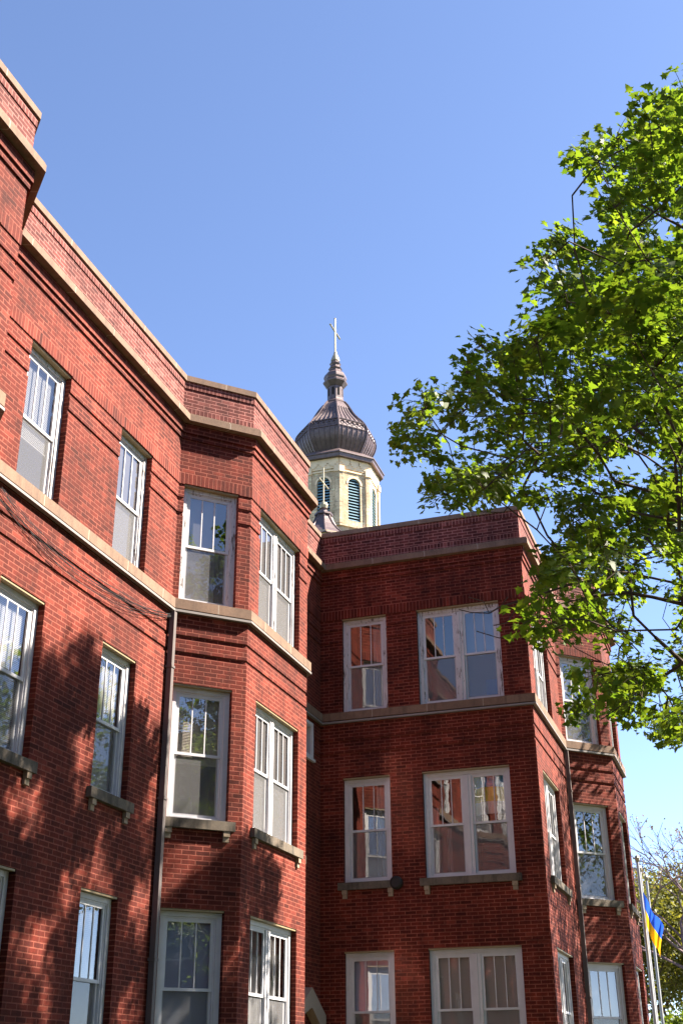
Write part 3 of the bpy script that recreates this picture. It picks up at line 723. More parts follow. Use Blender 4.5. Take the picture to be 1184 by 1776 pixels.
def dec(t): return np.array([[float(v)/100 for v in q.split(',')] for q in t.split()])+np.array([0, 0, EYE])
NEAR = dec("""-166,1384,868 -98,1431,1019 -113,1413,1075 69,1755,1407 -37,1294,804 -148,1387,644 -29,1914,816 -112,1659,653 -28,957,560 -207,1123,755 -13,993,473 3,1330,722 -155,1690,1160 -230,1893,809 -39,1216,979 -81,1283,930 -67,1370,364 14,977,705 -392,1629,896 -135,1277,532 -33,1529,880 43,888,797 -127,1236,706 -51,1596,1149 57,1244,1060 -67,1973,568 -125,1685,988 -43,1773,800 -86,1730,1092 -121,1074,642 11,1802,1192 -11,863,635 -101,1514,598 -229,1456,839 -231,1949,742 -76,1997,625 67,1498,1268 -39,1834,799 -16,1597,871 4,1591,939 -41,1688,1272 -222,1674,675 3,1958,1041 -91,1104,766 -69,1639,742 -169,1376,771 -59,1699,1214 -5,1300,1130 -87,1628,998 -121,1043,437 -30,825,667 47,1349,1059 -213,1185,730 -61,1042,693 -54,1794,581 -44,1214,313 -119,924,612 -3,1510,1276 -76,1735,1177 11,1350,808 -143,1922,889 62,1466,1191 -321,1418,867 9,1267,1110 -171,1058,638 -320,1632,882 14,1135,954 -135,957,528 -192,1771,789 -120,1328,923 -128,1714,1178 35,1011,830 -160,1596,1169 -77,1097,547 -43,1602,1210 -132,1499,676 -186,1360,903 -24,1774,1274 -54,1379,1108 30,1910,1321 -115,1187,773 -58,1699,654 -91,1081,614 30,1655,1318 -18,1616,689 -78,1355,836 -120,1287,921 -26,1185,498 -41,1880,656 39,1841,1292 -50,1454,902 -34,889,581 -104,1561,637 -133,1805,1131 -43,1557,1050 -158,1781,549 -120,1135,423 -42,1287,1107 -198,1282,648 -255,1294,827 -30,1446,612 -35,2004,1050 -29,1555,811 -116,1197,866 -89,1760,1149 -52,1836,1027 -131,1471,882 -38,1107,833 -41,1558,980 16,1678,1081 -158,1176,674 -61,1190,840 -6,1299,684 -74,940,546 -5,1092,756 -9,1332,899 -127,1686,900 25,1288,1166 -337,1256,735 16,1047,840 -208,1726,499 -7,1651,1213 -128,1765,772 7,1803,959 -20,1000,611 -103,1778,946 -180,1039,541 -93,1030,803 -84,1157,360 -21,1080,639 -75,1899,890 -133,1476,809 -116,1144,868 -18,1236,584 22,1642,1098 -194,993,587 -190,1515,664 -45,1711,937 -40,1191,921 -37,1373,662 -193,1587,1050 -249,1234,794 -109,1145,587 -297,1722,905 -126,1636,1187 -67,2051,897 -89,1308,709 -42,1662,1123 -140,1795,998 14,959,566 -318,1306,733 -155,1553,881 -290,1258,646 -42,1829,1119 -112,1615,513 -37,2111,996 -77,1722,967 -97,1429,616 0,1552,1286 -21,964,662 -28,1243,420 -97,1684,1032 -41,1410,674 -56,1142,992 -376,1679,889 -178,1571,607 -152,1799,946 -100,950,653 -115,1800,863 -57,1682,761 -35,1345,630 -24,909,510 1,1314,766 6,821,689 -113,1030,597 51,1728,1349 -201,1580,917 18,971,630 -257,1890,720 24,1132,825 -48,1517,1220 -273,1761,1013 -200,1704,976 -240,1707,630 -113,1405,954 -73,1801,1137 -3,1883,1214 -88,1731,766 -21,839,586 -147,1554,505 -191,1681,760 -135,1335,869 -120,1148,641 -161,1955,576 -289,1156,713 -158,1153,418 6,1382,1190 -26,1625,794 -89,899,484 -49,906,616 -268,1706,971 -6,1855,1088 -161,1857,784 -81,1171,636 -290,1550,971 21,1851,1332 -135,1823,721 -193,2018,746 -130,1924,818 -37,1175,325 -23,1673,740 13,1297,881 3,1177,653 -76,1799,1181 -193,1090,563 -229,1568,616 8,816,745 -53,1991,849 15,1067,667 -24,914,821 -304,1503,768 -60,1354,888 -133,1434,971 -35,900,662 -138,1505,728 -171,1930,756 -185,1374,568 35,1012,918 -125,1512,986 -301,1474,910 -51,1516,820 -30,1460,1150 -64,1924,558 -239,1558,838 -154,1026,601 -123,1210,383 -57,1654,1258 -1,969,861 0,1714,1155 -141,1843,636 17,1590,1095 8,1175,766 -85,998,435 -68,984,661 -132,1563,947 -6,1256,797 -46,1315,1011 20,1089,699 73,1539,1330 -28,1507,1128 -60,1217,1078 -255,1672,911 -51,1751,556 -134,1582,1022 -107,1715,701 -157,942,575 -180,1407,986 -240,1170,604 52,1564,1267 -2,1722,903 -87,1578,431 -91,1139,683 -202,1335,830 -200,1525,547 -140,1542,1064 -210,1973,809 -193,1723,1082 -163,1337,577 -124,1782,1182 -199,1753,911 -183,1711,535 54,1395,1299 -22,1012,682 -190,1735,635 -187,1642,723 17,1543,1073 -81,1455,863 18,1171,1077 -66,1275,354 -12,1208,1006 -121,1026,675 -263,1296,780 -14,1150,722 -42,1337,1188 10,1309,825 -210,1755,861 -260,1061,647 3,1456,755 30,1675,1140 -378,1562,891 -123,1565,1147 -119,1336,966 -130,1645,483 -11,1226,1058 -195,1804,1059 -123,1461,1029 -219,1877,689 -328,1539,925 -56,1645,1220 -150,1432,681 -40,1167,760 -122,1753,524 -27,1984,992 -234,1606,875 -149,990,371 -242,1123,589 42,1358,994 -42,1229,734 -156,1191,585 -275,1458,754 -58,2016,662 -27,1872,813 7,1868,1043 -44,1235,789 -42,1190,702 -56,1160,675 -100,1302,818 -168,2016,845 -99,2035,959 -217,1220,699 -32,1850,1152 -96,859,652 -49,1242,860 -6,1293,935 -130,1519,906 -62,1843,511 -163,1707,1110 -263,1619,843 -176,1163,738 -62,1776,968 -136,1126,753 9,901,626 -48,1118,789 -52,1327,761 -23,1727,684 -108,1650,1045 -8,1316,1083 -124,1473,597 -184,965,493 32,1326,951 -110,1405,812 -15,1653,1169 -31,1775,858 -26,1298,610 -205,2013,784 -4,2048,1077 51,1074,1017 -124,2046,889 -117,1244,876 -385,1633,854 -108,1585,972 -59,1303,853 -131,2011,642 16,930,836 -125,1230,653 -33,1121,739 -77,1224,390 -153,1552,677 -131,1467,641 -7,1973,937 -363,1383,799 -165,1963,618 -45,970,847 -136,1630,583 -107,1792,823 -217,1299,753 -41,1526,959 -114,1499,468 -124,1342,726 -60,1736,452 -150,1593,1058 56,1334,1152 11,1599,1020 -181,1233,461 -75,1336,1169 -250,1401,742 11,1814,1015 -25,1667,1317 -178,1225,771 -104,2090,921 -11,1476,977 -270,1599,1050 -194,1769,1038 -6,1120,587 -97,1489,891 -14,1696,976 -127,1717,813 -14,1019,429 -293,1609,995 -60,1057,935 7,1849,1243 -86,1522,694 -37,1690,796 -140,1436,865 -33,1631,1022 -180,1646,778 -79,1972,513 24,1434,937 -170,1237,823 -173,1275,686 -88,1434,711 -191,1846,703 -119,1357,416 -2,1560,1241 -165,1479,856 -173,1717,724 -88,1745,813 -75,1544,730 -149,976,634 -178,1809,1096 -88,1053,373 -125,2078,635 -85,958,434 -210,1656,811 -68,1428,1069 -168,2068,742 -234,1990,566 -97,1249,511 -212,1938,833 -339,1705,964 26,1556,1005 -148,2048,785 -40,1384,602 -115,948,561 -222,1752,1011 -1,1207,744 -337,1721,911 -137,1704,480 -27,980,736 -160,1862,533 -101,1933,521 -86,1807,1046 -330,1421,726 -148,1759,854 -98,2050,560 -29,1236,923""")
FARC = dec("""39,1361,900 -19,1894,711 -27,2130,792 41,1487,1005 8,1521,755 -41,1588,409 -39,2056,684 60,1562,1142 -23,1787,652 13,2002,1052 -29,1676,534 -16,2041,818 -14,1256,483 83,1292,1217 5,1635,762 -40,1982,649 42,1279,903 83,1710,1386 9,1274,647 -2,929,406 42,1235,906 -44,2048,632 54,961,836 -35,1926,631 56,2045,1026 763,1751,1181 33,1996,811 207,1368,726 753,1285,658 627,1876,510 502,1019,1256 514,1674,1219 615,1201,397 618,1666,1024 699,1320,512 522,1764,1343 760,1441,608 304,1410,290 345,1384,1472 657,1383,930 873,1425,1152 331,1914,1052 244,2029,702 117,1240,372 603,1405,482 543,1666,1089 413,916,692 216,1757,1479 62,1807,450 364,1084,414 579,977,992 494,1430,1181 351,1819,1242 344,1510,1451 504,1728,1433 765,1749,691 301,1220,517 703,1871,568 479,1884,1297 379,1426,388 202,1918,323 329,1087,318 339,2001,877 794,1476,723 747,1517,1235 216,1900,625 370,2075,991 674,1862,700 628,1217,817 532,1527,248 354,1688,1539 492,1899,366 752,1632,437 574,1349,1277 473,1108,307 786,1292,1237 719,1245,877 290,1037,485 167,1272,468 470,1159,898 595,1823,1206 107,1110,262 187,2043,1010 348,1583,1209 307,1230,1124 286,1843,354 473,1403,503 713,1322,1283 363,993,1090 335,1160,1116 707,1490,713 43,1510,532 558,1973,1038 398,1201,1189 830,1593,900 655,1654,782 595,1782,414 739,1556,977 724,1225,1102 496,1388,742 392,1427,524 150,1678,1187 17,1324,482 594,1009,792 422,1651,718 403,1743,337 567,1640,1450 480,978,1016 652,1215,329 752,1549,1159 166,1772,1541 287,912,592 32,1651,523 630,1260,1265 164,1633,308 503,1522,1561 329,1369,820 176,2071,603 540,1718,696 336,1755,1017 520,1968,1095 566,1761,1440 584,1656,639 213,1261,264 269,1822,265 343,2075,784 502,1726,242 869,1514,1056 513,1929,990 611,1919,813 179,1878,1423 429,1800,1160 378,1291,1521 782,1351,1161 234,1336,831 293,902,951 385,1694,1353 224,839,635 573,1937,679 50,1672,463 427,1107,859 277,1684,1031 400,1298,1261 548,1069,646 454,1252,1268 265,2047,576 442,1346,1571 706,1106,1193 432,1836,583 612,1784,811 264,999,336 555,1604,593 164,1986,851 45,1728,529 550,1581,1379 547,1444,263 507,929,940 355,1050,1243 238,2113,943 503,1986,1156 185,1051,310 833,1273,1195 851,1167,876 610,1355,1348 785,1292,795 208,2051,934 385,1280,301 547,2009,914 576,1424,739 431,997,1257 623,1278,529 347,1694,296 162,1589,369 297,1791,562 279,1785,1075 623,1496,1331 231,1816,868 202,1211,1192 534,1818,385 303,1807,855 580,1995,709 617,1091,1116 586,1007,918 237,864,951 301,1018,803 287,1966,1144 566,1117,1345 252,1455,1320 660,1248,611 528,951,618 88,1622,433 621,1209,1171 657,1967,794 768,1305,920 460,1163,1115 299,1469,650 494,1656,1157 63,1427,792 201,1166,345 417,1288,889 139,1387,1233 671,1762,440 98,1285,723 372,1959,1300 803,1664,554 437,1919,597 231,2062,827 671,1429,411 99,1328,880 599,1243,1042 499,1492,902 419,1201,766 470,1828,979 327,1283,582 180,1561,1143 507,1793,433 175,856,864 792,1595,575 561,1330,1448 741,1651,876 761,1301,564 775,1548,638 272,2088,648 195,1928,750 733,1360,1020 118,1011,355 199,951,805 361,1854,557 879,1654,908 548,1163,632 355,1128,243 233,1965,569 343,1551,318 432,1312,670 554,1200,1266 362,1447,1571 384,1656,947 200,1111,1190 596,1330,587 4,1500,582 265,987,407 524,1643,468 445,1729,1370 193,1180,748 178,1911,673 66,1996,560 389,856,891 471,1327,266 654,1928,1064 560,1924,1251 553,1902,613 39,1430,472 176,1186,515 344,1446,1430 156,1637,1462 263,1720,351 301,940,392 359,1725,1474 357,847,629 317,1863,982 504,890,718 205,1937,419 542,927,684 407,1290,1074 268,1514,1511 459,1057,810 759,1648,780 216,1762,301 839,1510,557 396,1224,412 397,1135,797 644,1677,1355 889,1278,853 179,1117,864 599,963,863 250,952,1033 198,1500,565 678,1135,1281 195,902,720 701,1248,380 539,1109,315 459,1249,984 633,1761,1002 516,1599,372 406,1772,848 765,1647,1085 259,1694,1311 460,1972,972 199,1890,989 333,1325,1145 605,1426,1235 525,1808,882 547,1179,1111 475,1684,1048 304,1100,634 854,1661,641 428,1656,332 200,1845,715 707,1486,1179 841,1524,936 638,1576,1231 708,1815,929 132,2112,797 408,1658,812 767,1857,724 402,2054,1059 123,1707,793 21,1931,554 94,1877,1226 341,1687,1172 283,1954,1290 202,1257,904 183,1476,389 533,1817,1159 509,1991,834 415,1445,1473 189,1768,848 297,1848,659 760,1366,729 669,1396,1379 677,1748,901 408,1075,1281 376,1544,623 637,1856,910 691,1571,456 112,2060,865 81,1640,765 756,1385,509 743,1458,1257 215,1671,366 446,1586,431 563,1013,560 650,1256,979 725,1667,996 263,910,434 733,1824,1179 97,1517,680 130,1341,562 655,1193,982 553,1344,301 308,1644,339 154,1970,539 92,900,561 370,987,483 525,1217,1180 615,1687,1266 690,1737,1309 490,1872,799 618,1719,481 570,1014,1090 696,1857,1057 437,1722,981 787,1413,764 350,1655,1324 397,1905,1220 184,1344,1073 679,1372,610 244,1171,488 373,1104,1075 414,1411,288 777,1201,481 625,1731,335 791,1452,405 487,1038,563 796,1149,696 277,1400,1220 515,1283,1290 155,941,396 154,1939,1279 279,1901,553 146,1374,662 194,1916,1128 59,1673,927 314,1462,726 169,1340,263 470,1925,528 647,994,688 177,1786,417 107,1074,882 576,1740,967 621,1055,616 264,1198,884 271,817,977 269,1103,916 740,1166,999 673,1123,426 689,1177,1229 360,1005,1390 115,1128,369 235,1648,805 786,1692,1177 641,1621,374 258,1244,1184 562,1505,1527 621,1487,824 339,1644,827 627,1443,1173 317,1665,1455 698,1482,545 474,1648,1374 341,2023,595 162,1582,1401 526,971,536 624,995,563 239,2020,782 630,1563,706 626,1805,499 199,1677,530 267,841,1037 87,1789,1111 264,1566,417 741,1885,930 326,1401,368 564,1230,1438 223,1648,478 502,1127,1017 429,1044,484 581,1658,245 481,1356,998 277,2006,1067 704,1615,392 415,1463,1123 219,1768,1273 -7,1286,352 646,1241,1373 315,1194,1267 267,1098,334 313,2083,1028 772,1169,1154 476,1656,825 444,1051,1326 765,1763,1070 466,1819,296 497,1415,963 301,1797,1401 263,1711,1227 250,1563,1066 810,1292,1033 74,1134,962 36,1857,526 743,1067,964 742,1399,1353 536,1088,740 488,1132,1169 554,1835,1016 518,1534,1404 479,1051,639 813,1291,485 223,954,444 510,1847,481 151,1429,1146 544,1181,1002 250,1164,1072 172,886,923 107,1999,996 463,1802,1404 131,1607,1090 580,1739,1650 724,1732,1560 86,1713,1245 212,1982,1324 154,2130,894 166,2070,1241 395,1967,1654 301,1878,1466 311,2078,1307 116,1821,1081 172,2031,898 418,1599,1278 229,1771,1060 633,2011,1505 219,2006,1101 730,1926,1639 307,1694,1244 130,1549,1245 67,1997,845 415,2000,1234 327,1877,1332 25,2097,703 615,1845,1404 543,1989,1317 172,1700,1406 320,1589,1115 503,2083,1555 228,1831,1582 547,1895,1498 745,2150,1562 94,1989,1240 577,1909,1358 450,1755,1493 85,1852,1040 111,1533,947 272,1875,1062 76,2000,894 101,1487,1203 397,1941,1189 453,1683,1603 280,1903,1523 515,1775,1418 83,1736,1091 163,1469,1058 400,1738,1281 106,2178,872 181,1793,955 464,1667,1457 449,1772,1241 618,1953,1500 205,1813,1231 160,2026,1192 458,1618,1504 99,1700,863 387,1989,1204 194,1836,989 80,2146,1060 181,1524,1401 449,2044,1606 314,2163,1238 206,2095,1229 135,1730,1423 221,1647,1466 294,1868,1280 359,2134,1164 288,1947,1554 305,2005,1120 246,1788,1464 114,1879,1168 286,1907,1621 173,1834,1072 132,1590,915 187,1764,1383 452,1993,1291 133,2104,1168 229,1793,1376 177,1851,1180 135,1661,956 395,2070,1239 184,1960,1078 172,1655,1376 158,1993,1036 462,1898,1601 419,1923,1345 133,1708,1269 54,1961,985 401,1834,1659 328,1973,1358 362,1899,1254 237,1981,1000 626,1856,1528 27,2046,802 261,1596,1323 418,1597,1651 692,2111,1641 291,2118,959 339,1867,1484 577,2113,1496 16,1943,804 412,1864,1595 65,1897,932 200,2004,1195 298,1644,1521 670,2166,1592 12,1985,712 599,1678,1480 552,2029,1549 436,1941,1265 351,2156,1391 174,1635,1101 647,1732,1636 357,1740,1422 283,1635,1152 57,1542,844 134,2080,1106 477,1968,1640 195,1798,1335 407,1845,1261 116,1809,984 482,1951,1410 77,1595,1092 263,1787,1570 723,1874,1569 84,1757,1025 392,1990,1610 519,1805,1511 86,1662,1143 706,1793,1623 119,1481,1273 212,1635,1158 322,1919,1499 295,1675,1091 416,2163,1112 310,1633,1194 222,1536,1408 546,2028,1472 628,1786,1514 522,1673,1621 94,2091,1014 596,1725,1480 751,2124,1599 503,1795,1291 405,1739,1418 133,1779,945 432,1812,1499 572,1847,1540 9,2166,708 177,1830,1122 419,2156,1472 376,1746,1379 335,2046,1238 323,1997,1509 283,1730,1377 426,1715,1608 128,1628,1047 73,1448,895 428,1670,1494 329,1844,1196 416,1840,1355 92,1997,764 204,2072,1038 390,1595,1317 386,1804,1190 111,1949,1290 162,1747,1265 592,2106,1429 301,2149,1076 146,2167,1131 152,1979,938 403,1605,1403 330,1784,1255 251,1525,1241 568,1986,1454 106,1745,899 623,2110,1496 230,1520,1184 302,2157,1349 98,1927,973 562,1693,1630 304,1532,1465 132,1662,1437 221,1932,1360 120,1576,1205 417,1577,1184 382,1844,1531 260,2093,1048 370,1697,1141 313,1607,1245 58,1551,889 358,1909,1363 223,1683,1104 56,1766,960 180,1485,1337 62,1604,822 736,1824,1585 275,1897,1122 308,1542,1074 252,2152,1316 671,2074,1478 302,1715,1202 551,2165,1374 49,1737,870 451,1994,1416 232,1902,1185 319,2030,1576 681,1901,1541 357,2047,1140 272,1641,1406 225,1823,1053 549,1995,1360 140,1451,933 63,2101,765 175,1679,1480 75,1578,1007 146,1548,1079 397,1731,1186 193,1718,1302 389,1668,1203 556,1785,1551 541,1990,1534 736,1949,1523 196,2068,861 359,1696,1251 238,2006,1039 232,1954,1446 164,1573,1019 218,2027,1226 364,1998,1484 121,1491,943 376,2175,1272 168,2091,992 760,2081,1576 87,1489,1111 81,1470,1046 120,2061,947 676,1783,1594 191,2176,1002 598,2126,1374 120,1898,1427 84,1627,985 670,1877,1472 293,1685,1343 109,1455,1015 396,2064,1551 93,1443,1121 710,1795,1509 162,1516,1214 643,1923,1429 165,1975,1335 164,2178,1241 532,1754,1608 467,1680,1337 337,1941,1180 321,2092,1078 342,1675,1595 439,1617,1589 657,1736,1558 322,1663,1293 392,1803,1320 411,1638,1294 52,1707,839 83,1856,1265 719,2084,1558 108,1699,1342 194,1539,1107 639,2064,1435 271,1988,1523 242,2097,1287 497,1755,1564 97,2134,1162 167,1702,1113 389,2132,1443 155,1910,971 482,1626,1283 419,1700,1219 647,2048,1630 83,2094,1086 396,2062,1408 278,1939,1064 563,1740,1370 41,1966,888 130,2080,1041 211,1790,997 350,2122,1022 424,2023,1374 456,1931,1226 42,1840,920 246,1753,1544 59,2075,987 5,2042,737 241,1919,1295 670,1969,1509 372,1992,1544 249,2150,1015 397,2152,1185 526,2164,1441 477,2098,1491 172,1853,1478 688,1857,1595 279,1602,1534 448,2153,1367 357,1622,1287 628,1696,1505 312,2154,1118 501,1614,1430 94,1696,966 192,1937,1451 183,1576,940 330,1750,1657 122,1530,1369 368,2108,1255 48,1841,993 95,2139,808 672,2118,1571 356,1990,1647 133,1988,898 264,1698,1130 530,1912,1379 670,1917,1623 413,2006,1488 48,1661,805 342,1569,1547 218,2003,1469 368,1909,1506 166,1866,921 531,1643,1568 88,1862,1319 324,1735,1102 283,2142,1175 375,2091,1510 596,1727,1596 257,1597,1179 477,2051,1323 255,2060,936 268,1518,1078 464,1863,1260 316,1727,1565 233,1908,1519 51,2123,810 245,1598,1418 56,2050,859 175,1770,1023 154,1633,1165 515,1999,1491 453,2072,1274 81,2008,1072 271,2112,1112 103,1987,813 137,1735,1200 326,1577,1423 90,1505,850 509,1722,1632 139,2005,1286 180,1575,1295 87,1424,860 269,1664,1236 384,2036,1279 393,2158,1373 222,1874,1478 388,1566,1453 259,1738,1476 524,1641,1323 527,1710,1342 307,2016,1630 735,1773,1596 463,1705,1269 197,1683,1269 252,1536,1340 668,2178,1512 175,1913,1043 494,2170,1266 240,1751,1013 516,1825,1608 184,1604,1260 245,1646,1100 52,1662,978 168,1812,1016 255,1873,1360 401,2077,1611 189,1514,967 191,1955,1239 359,2024,1400 307,2108,1191 237,1557,1160 316,1819,1080 360,1638,1523 668,2128,1488 580,1910,1538 315,1548,1280 189,1621,1434 382,1783,1403 493,2009,1354 686,1822,1645 513,2024,1434 98,1882,893 143,1509,1160 253,1850,1420 393,1721,1581 420,1735,1537 587,1775,1404 151,1603,1135 304,1781,1632 342,1688,1370 519,2041,1368 98,1811,1315 262,1570,1263 453,2111,1231 558,1871,1589 109,1556,868 447,2162,1291 207,1640,1312 320,1597,1470 368,2177,1228 437,1660,1647 587,2116,1580 331,1969,1255 217,1490,1394""")
tr = thing('maple_tree', (2.0, 14.6, 0), 'large spring maple with bright green leaves spreading in front of the brick corner', 'tree', 'maples along the courtyard')
G = Grow(); z_ = lambda L: [(x, yy, zz+EYE) for x, yy, zz in L]
i = G.chain([(2.0, 14.6, 0), (1.98, 14.62, .9), (1.95, 14.6, 2.0), (1.9, 14.55, 3.2)], -1)
f1 = G.chain([(1.75, 14.55, 4.4), (1.55, 14.5, 5.6), (1.4, 14.4, 6.9), (1.35, 14.2, 8.2), (1.2, 14.0, 9.6), (1.15, 13.8, 11.2), (1.2, 13.7, 12.6)], i)
i2 = G.nearest((1.75, 14.55, 4.4)); i3 = G.nearest((1.55, 14.5, 5.6)); i4 = G.nearest((1.4, 14.4, 6.9)); i5 = G.nearest((1.35, 14.2, 8.2)); i6 = G.nearest((1.2, 14, 9.6))
for st_, L in ((i4, [(.6, 14.55, 6.1), (-.22, 14.6, 6.55), (-.81, 14.6, 6.77), (-1.29, 14.5, 7.12), (-1.86, 14.4, 7.43), (-2.38, 14.3, 7.72), (-2.99, 14.2, 7.97), (-3.48, 14.1, 8.36)]),
               (i3, [(.7, 14.3, 4.8), (-.35, 14.0, 5.2), (-.69, 13.9, 5.3), (-.98, 13.8, 5.36), (-1.41, 13.6, 5.29), (-1.82, 13.5, 5.19)]),
               (i6, [(.75, 13.5, 9.5), (.34, 13.2, 10.11), (.05, 13.0, 10.25), (-.24, 12.8, 10.43), (-.53, 12.6, 10.64)]),
               (i2, [(.9, 15.1, 4.0), (.2, 15.5, 4.9), (-.49, 15.6, 4.98), (-.84, 15.6, 4.78), (-1.23, 15.5, 4.52), (-1.62, 15.4, 4.26)]),
               (i5, [(.7, 13.9, 7.6), (.07, 13.6, 8.22), (-.48, 13.6, 8.78), (-.97, 13.7, 9.23), (-1.49, 13.8, 9.71)]),
               (i4, [(.7, 14.7, 6.6), (-.12, 14.8, 7.43), (-.33, 14.6, 7.63), (-.73, 14.4, 8.0), (-1.22, 14.3, 8.36), (-1.89, 14.2, 8.62)])):
    G.chain(z_(L), st_)
nlimb = len(G.p)
ALL = np.concatenate([NEAR, FARC])
G.attach(ALL, np.array((1.6, 14.4, 6.0)))
for L in ([(-1.1, 13.4, 5.43), (-1.61, 13.3, 5.35), (-2.15, 13.2, 5.19), (-2.41, 13.2, 5.15), (-2.56, 13.2, 5.08), (-2.79, 13.2, 5.12), (-2.93, 13.2, 5.18)], [(-2.41, 13.2, 5.15), (-2.32, 13.2, 5.26)],
          [(-2.15, 13.2, 5.19), (-2.36, 13.2, 4.93), (-2.52, 13.2, 4.92)], [(-1.95, 13.3, 4.88), (-2.23, 13.3, 4.81), (-2.48, 13.3, 4.79), (-2.75, 13.3, 4.91)], [(-2.56, 13.2, 5.08), (-2.62, 13.2, 5.24), (-2.8, 13.2, 5.32)]):
    L = z_(L); G.chain(L, G.nearest(np.array(L[0])))
G.mesh(.0068, 2.25, .26).build('trunk', 'bark', tr, None, True)
def cluster(cent, n, sx, sz_, extra=None):
    out = []
    for c in cent:
        k = rng.poisson(n); e = np.clip(rng.normal(size=(k, 3)), -1.7, 1.7)*np.array([sx, sx, sz_]); out.append(c+e)
    return np.concatenate(out)
def sprays(cent, ntip, reach, nleaf, spread, tw):
    """each clump: short twigs fanning out from its node, leaves bunched round the twig ends"""
    out = []; nb = []
    for c in cent:
        cn = np.array([.30, .12, 1.0])+.45*rng.normal(size=3)
        for _ in range(max(2, rng.poisson(ntip))):
            d = rng.normal(size=3); d[2] = d[2]*.6+.15; d *= reach*(.45+.65*rng.random())/np.linalg.norm(d); e = c+d
            tw.tube([c, c+d*.5+np.array([0, 0, .02]), e], [.0045, .0035, .002], 3, 0, False)
            k = max(2, rng.poisson(nleaf)); q = np.clip(rng.normal(size=(k, 3)), -1.6, 1.6)*spread*np.array([1, 1, .7]); q[:, 2] -= .03
            out.append(e+q); nb.append(np.tile(cn+.5*d/reach+.25*rng.normal(size=3), (k, 1)))
    return np.concatenate(out), np.concatenate(nb)
tw = MB()
(l1, n1), (l2, n2) = sprays(NEAR, 8, .27, 9.5, .075, tw), sprays(FARC, 9, .36, 9, .11, tw)
lp = np.concatenate([l1, l2]); ln = np.concatenate([n1, n2])
tw.build('twigs', 'bark', tr)
leaves_mesh('crown', 'leaf', lp, .088, tr, base=ln)

# second maple further along the courtyard
t2 = thing('maple_tree', (3.6, 28.6, 0), 'second maple further along the courtyard, mostly out of the photo at right', 'tree', 'maples along the courtyard')
G = Grow(); i = G.chain([(3.6, 28.6, 0), (3.6, 28.6, 1.2), (3.5, 28.6, 2.6), (3.4, 28.5, 4.0), (3.3, 28.4, 5.8), (3.1, 28.5, 7.6), (2.9, 28.5, 9.6)], -1)
cc = []
while len(cc) < 380:
    q = rng.random(3)*2-1
    if (q**2).sum() < 1 and (q**2).sum() > .12:
        p = np.array([2.6, 28.6, 9.4])+q*np.array([3.4, 4.2, 3.8])
        if p[0] < p[1]*(-.055+.13*(p[2]-EYE)/p[1]): continue
        cc.append(p)
G.attach(cc, np.array((3.5, 28.5, 4.0))); G.mesh(.007, 2.25, .22).build('trunk', 'bark', t2, None, True)
leaves_mesh('crown', 'leaf', cluster(np.array(cc), 46, .28, .2), .11, t2)

# unseen copies of the first maple, added to block sky light on the end wall
for (tx_, ty_, rz, lab) in ((8.2, 1.5, 2.4, 'unseen maple copy beside the camera, added to block sky light'), (6.5, -11, 4.1, 'unseen maple copy behind the camera, added to block sky light')):
    r = tr.copy(); C.objects.link(r); r.location = (tx_, ty_, 0); r.rotation_euler = (0, 0, rz); r['label'] = lab
    for c_ in list(tr.children): c2 = c_.copy(); C.objects.link(c2); c2.parent = r

# far trees beyond the building
def branchy(base, h, spread, levels, seed, lean=(0, 0)):
    rr = random.Random(seed); G = Grow(); tips = []
    def rec(par, d, ln, lev):
        n = 3; p = Vector(G.p[par]); k = par
        for q in range(n):
            d = (d+Vector((rr.gauss(0, .10), rr.gauss(0, .10), rr.gauss(.02, .06)))).normalized(); p = p+d*ln/n; k = G.add(p, k)
        if lev == 0: tips.append(np.array(p)); return
        for q in range(rr.choice((2, 3, 3)) if lev > 1 else 3):
            e = Vector((rr.gauss(0, 1), rr.gauss(0, 1), rr.gauss(.15, .6))).normalized()
            rec(k, (d*.9+e*spread).normalized(), ln*rr.uniform(.66, .86), lev-1)
        tips.append(np.array(p))
    r0 = G.add(base, -1); r1 = G.add((base[0]+lean[0], base[1]+lean[1], base[2]+h*.28), r0)
    for q in range(4):
        e = Vector((rr.gauss(0, .6), rr.gauss(0, .6), 1.2)).normalized(); rec(r1, e, h*.20, levels)
    return G, np.array(tips)
bt = thing('bare_tree', (-1.9, 55, 0), 'tall leafless tree with fine purplish twigs against the sky', 'tree')
G, tips = branchy((-1.9, 55, 0), 13.5, .75, 5, 5); G.mesh(.011, 2.4, .25).build('trunk', 'twig', bt)
leaves_mesh('crown', 'bud', cluster(tips, 2.2, .12, .12), .11, bt, .2, 'oval')
yt = thing('budding_tree', (-4.6, 62, 0), 'olive yellow budding tree beyond the white flagpoles', 'tree', 'budding trees beyond the flagpoles')
G, tips = branchy((-4.6, 62, 0), 12.0, .8, 4, 9); G.mesh(.014, 2.4, .22).build('trunk', 'bark', yt)
leaves_mesh('crown', 'budleaf', cluster(tips, 115, .6, .5), .19, yt, .2, 'oval')
yt2 = thing('budding_tree', (-6.3, 68, 0), 'paler olive budding tree behind the flag', 'tree', 'budding trees beyond the flagpoles')
G, tips = branchy((-6.3, 68, 0), 13.5, .8, 4, 14); G.mesh(.014, 2.4, .22).build('trunk', 'bark', yt2)
leaves_mesh('crown', 'budleaf', cluster(tips, 115, .65, .55), .2, yt2, .2, 'oval')
bs = thing('green_shrub', (-3.4, 50, 0), 'fresh green leafy bush low at the bottom right corner', 'shrub')
G, tips = branchy((-3.4, 50, 0), 4.2, .9, 4, 21); G.mesh(.008, 2.4, .1).build('stems', 'bark', bs)
leaves_mesh('crown', 'greenleaf', cluster(tips, 45, .3, .26), .15, bs, .3, 'oval')

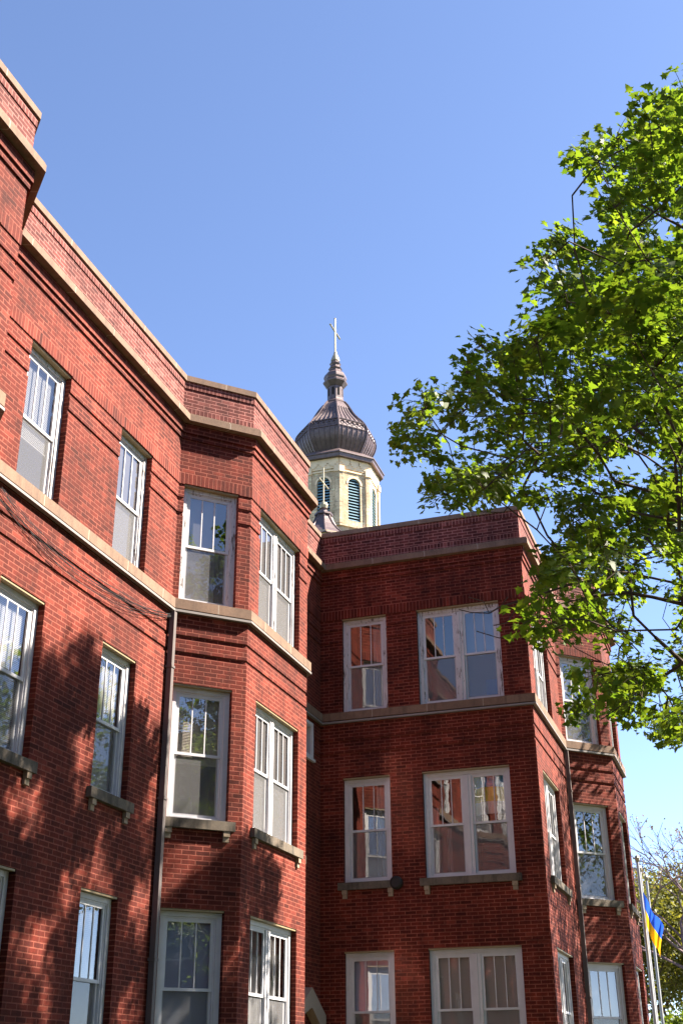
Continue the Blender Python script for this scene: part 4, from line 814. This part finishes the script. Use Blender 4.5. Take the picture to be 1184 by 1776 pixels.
# ------------------------------------------------------------------ light, sky, camera
SUN = Vector((1, .47, 1.05)).normalized(); EL = math.asin(SUN.z); AZ = math.atan2(SUN.x, SUN.y)
ld = bpy.data.lights.new('sun', 'SUN'); ld.energy = 5.0; ld.angle = R(.5); ld.color = (1.0, .91, .78)
lo = bpy.data.objects.new('sun', ld); C.objects.link(lo); lo.rotation_euler = (-SUN).to_track_quat('-Z', 'Y').to_euler(); lo.location = (20, 10, 30)
wd = bpy.data.worlds.new('World'); S.world = wd; wd.use_nodes = True; nt = wd.node_tree; nt.nodes.clear()
sk = nt.nodes.new('ShaderNodeTexSky'); sk.sky_type = 'NISHITA'; sk.sun_disc = False; sk.sun_elevation = EL; sk.sun_rotation = AZ
sk.altitude = 200; sk.air_density = .6; sk.dust_density = .25; sk.ozone_density = .5
hs = nt.nodes.new('ShaderNodeMix'); hs.data_type = 'RGBA'; hs.blend_type = 'MULTIPLY'; hs.inputs[0].default_value = 1.0; hs.inputs[7].default_value = (.93, .935, 1.01, 1)
bg = nt.nodes.new('ShaderNodeBackground'); bg.inputs[1].default_value = .077; ow = nt.nodes.new('ShaderNodeOutputWorld')
nt.links.new(sk.outputs[0], hs.inputs[6]); nt.links.new(hs.outputs[2], bg.inputs[0]); nt.links.new(bg.outputs[0], ow.inputs[0])

cd = bpy.data.cameras.new('camera'); cam = bpy.data.objects.new('camera', cd); C.objects.link(cam); S.camera = cam
yaw, pit, rol = R(-18.49074739), R(25.79216228), R(-.42880836)
f_ = Vector((math.sin(yaw)*math.cos(pit), math.cos(yaw)*math.cos(pit), math.sin(pit))); r_ = Vector((math.cos(yaw), -math.sin(yaw), 0)); u_ = r_.cross(f_)
r2 = math.cos(rol)*r_+math.sin(rol)*u_; u2 = -math.sin(rol)*r_+math.cos(rol)*u_
mw = Matrix(((r2.x, u2.x, -f_.x, 0), (r2.y, u2.y, -f_.y, 0), (r2.z, u2.z, -f_.z, EYE), (0, 0, 0, 1)))
cam.matrix_world = mw; cd.sensor_fit = 'VERTICAL'; cd.sensor_height = 36; cd.lens = 2056.61/1776*36; cd.clip_start = .05; cd.clip_end = 3000

S.view_settings.view_transform = 'Standard'; S.view_settings.look = 'None'; S.view_settings.gamma = 1; S.view_settings.exposure = 2.4
S.render.engine = 'CYCLES'; cy = S.cycles
cy.use_denoising = True; cy.max_bounces = 8; cy.diffuse_bounces = 3; cy.glossy_bounces = 4; cy.transparent_max_bounces = 12
cy.caustics_reflective = True; cy.blur_glossy = .15; cy.sample_clamp_indirect = 12
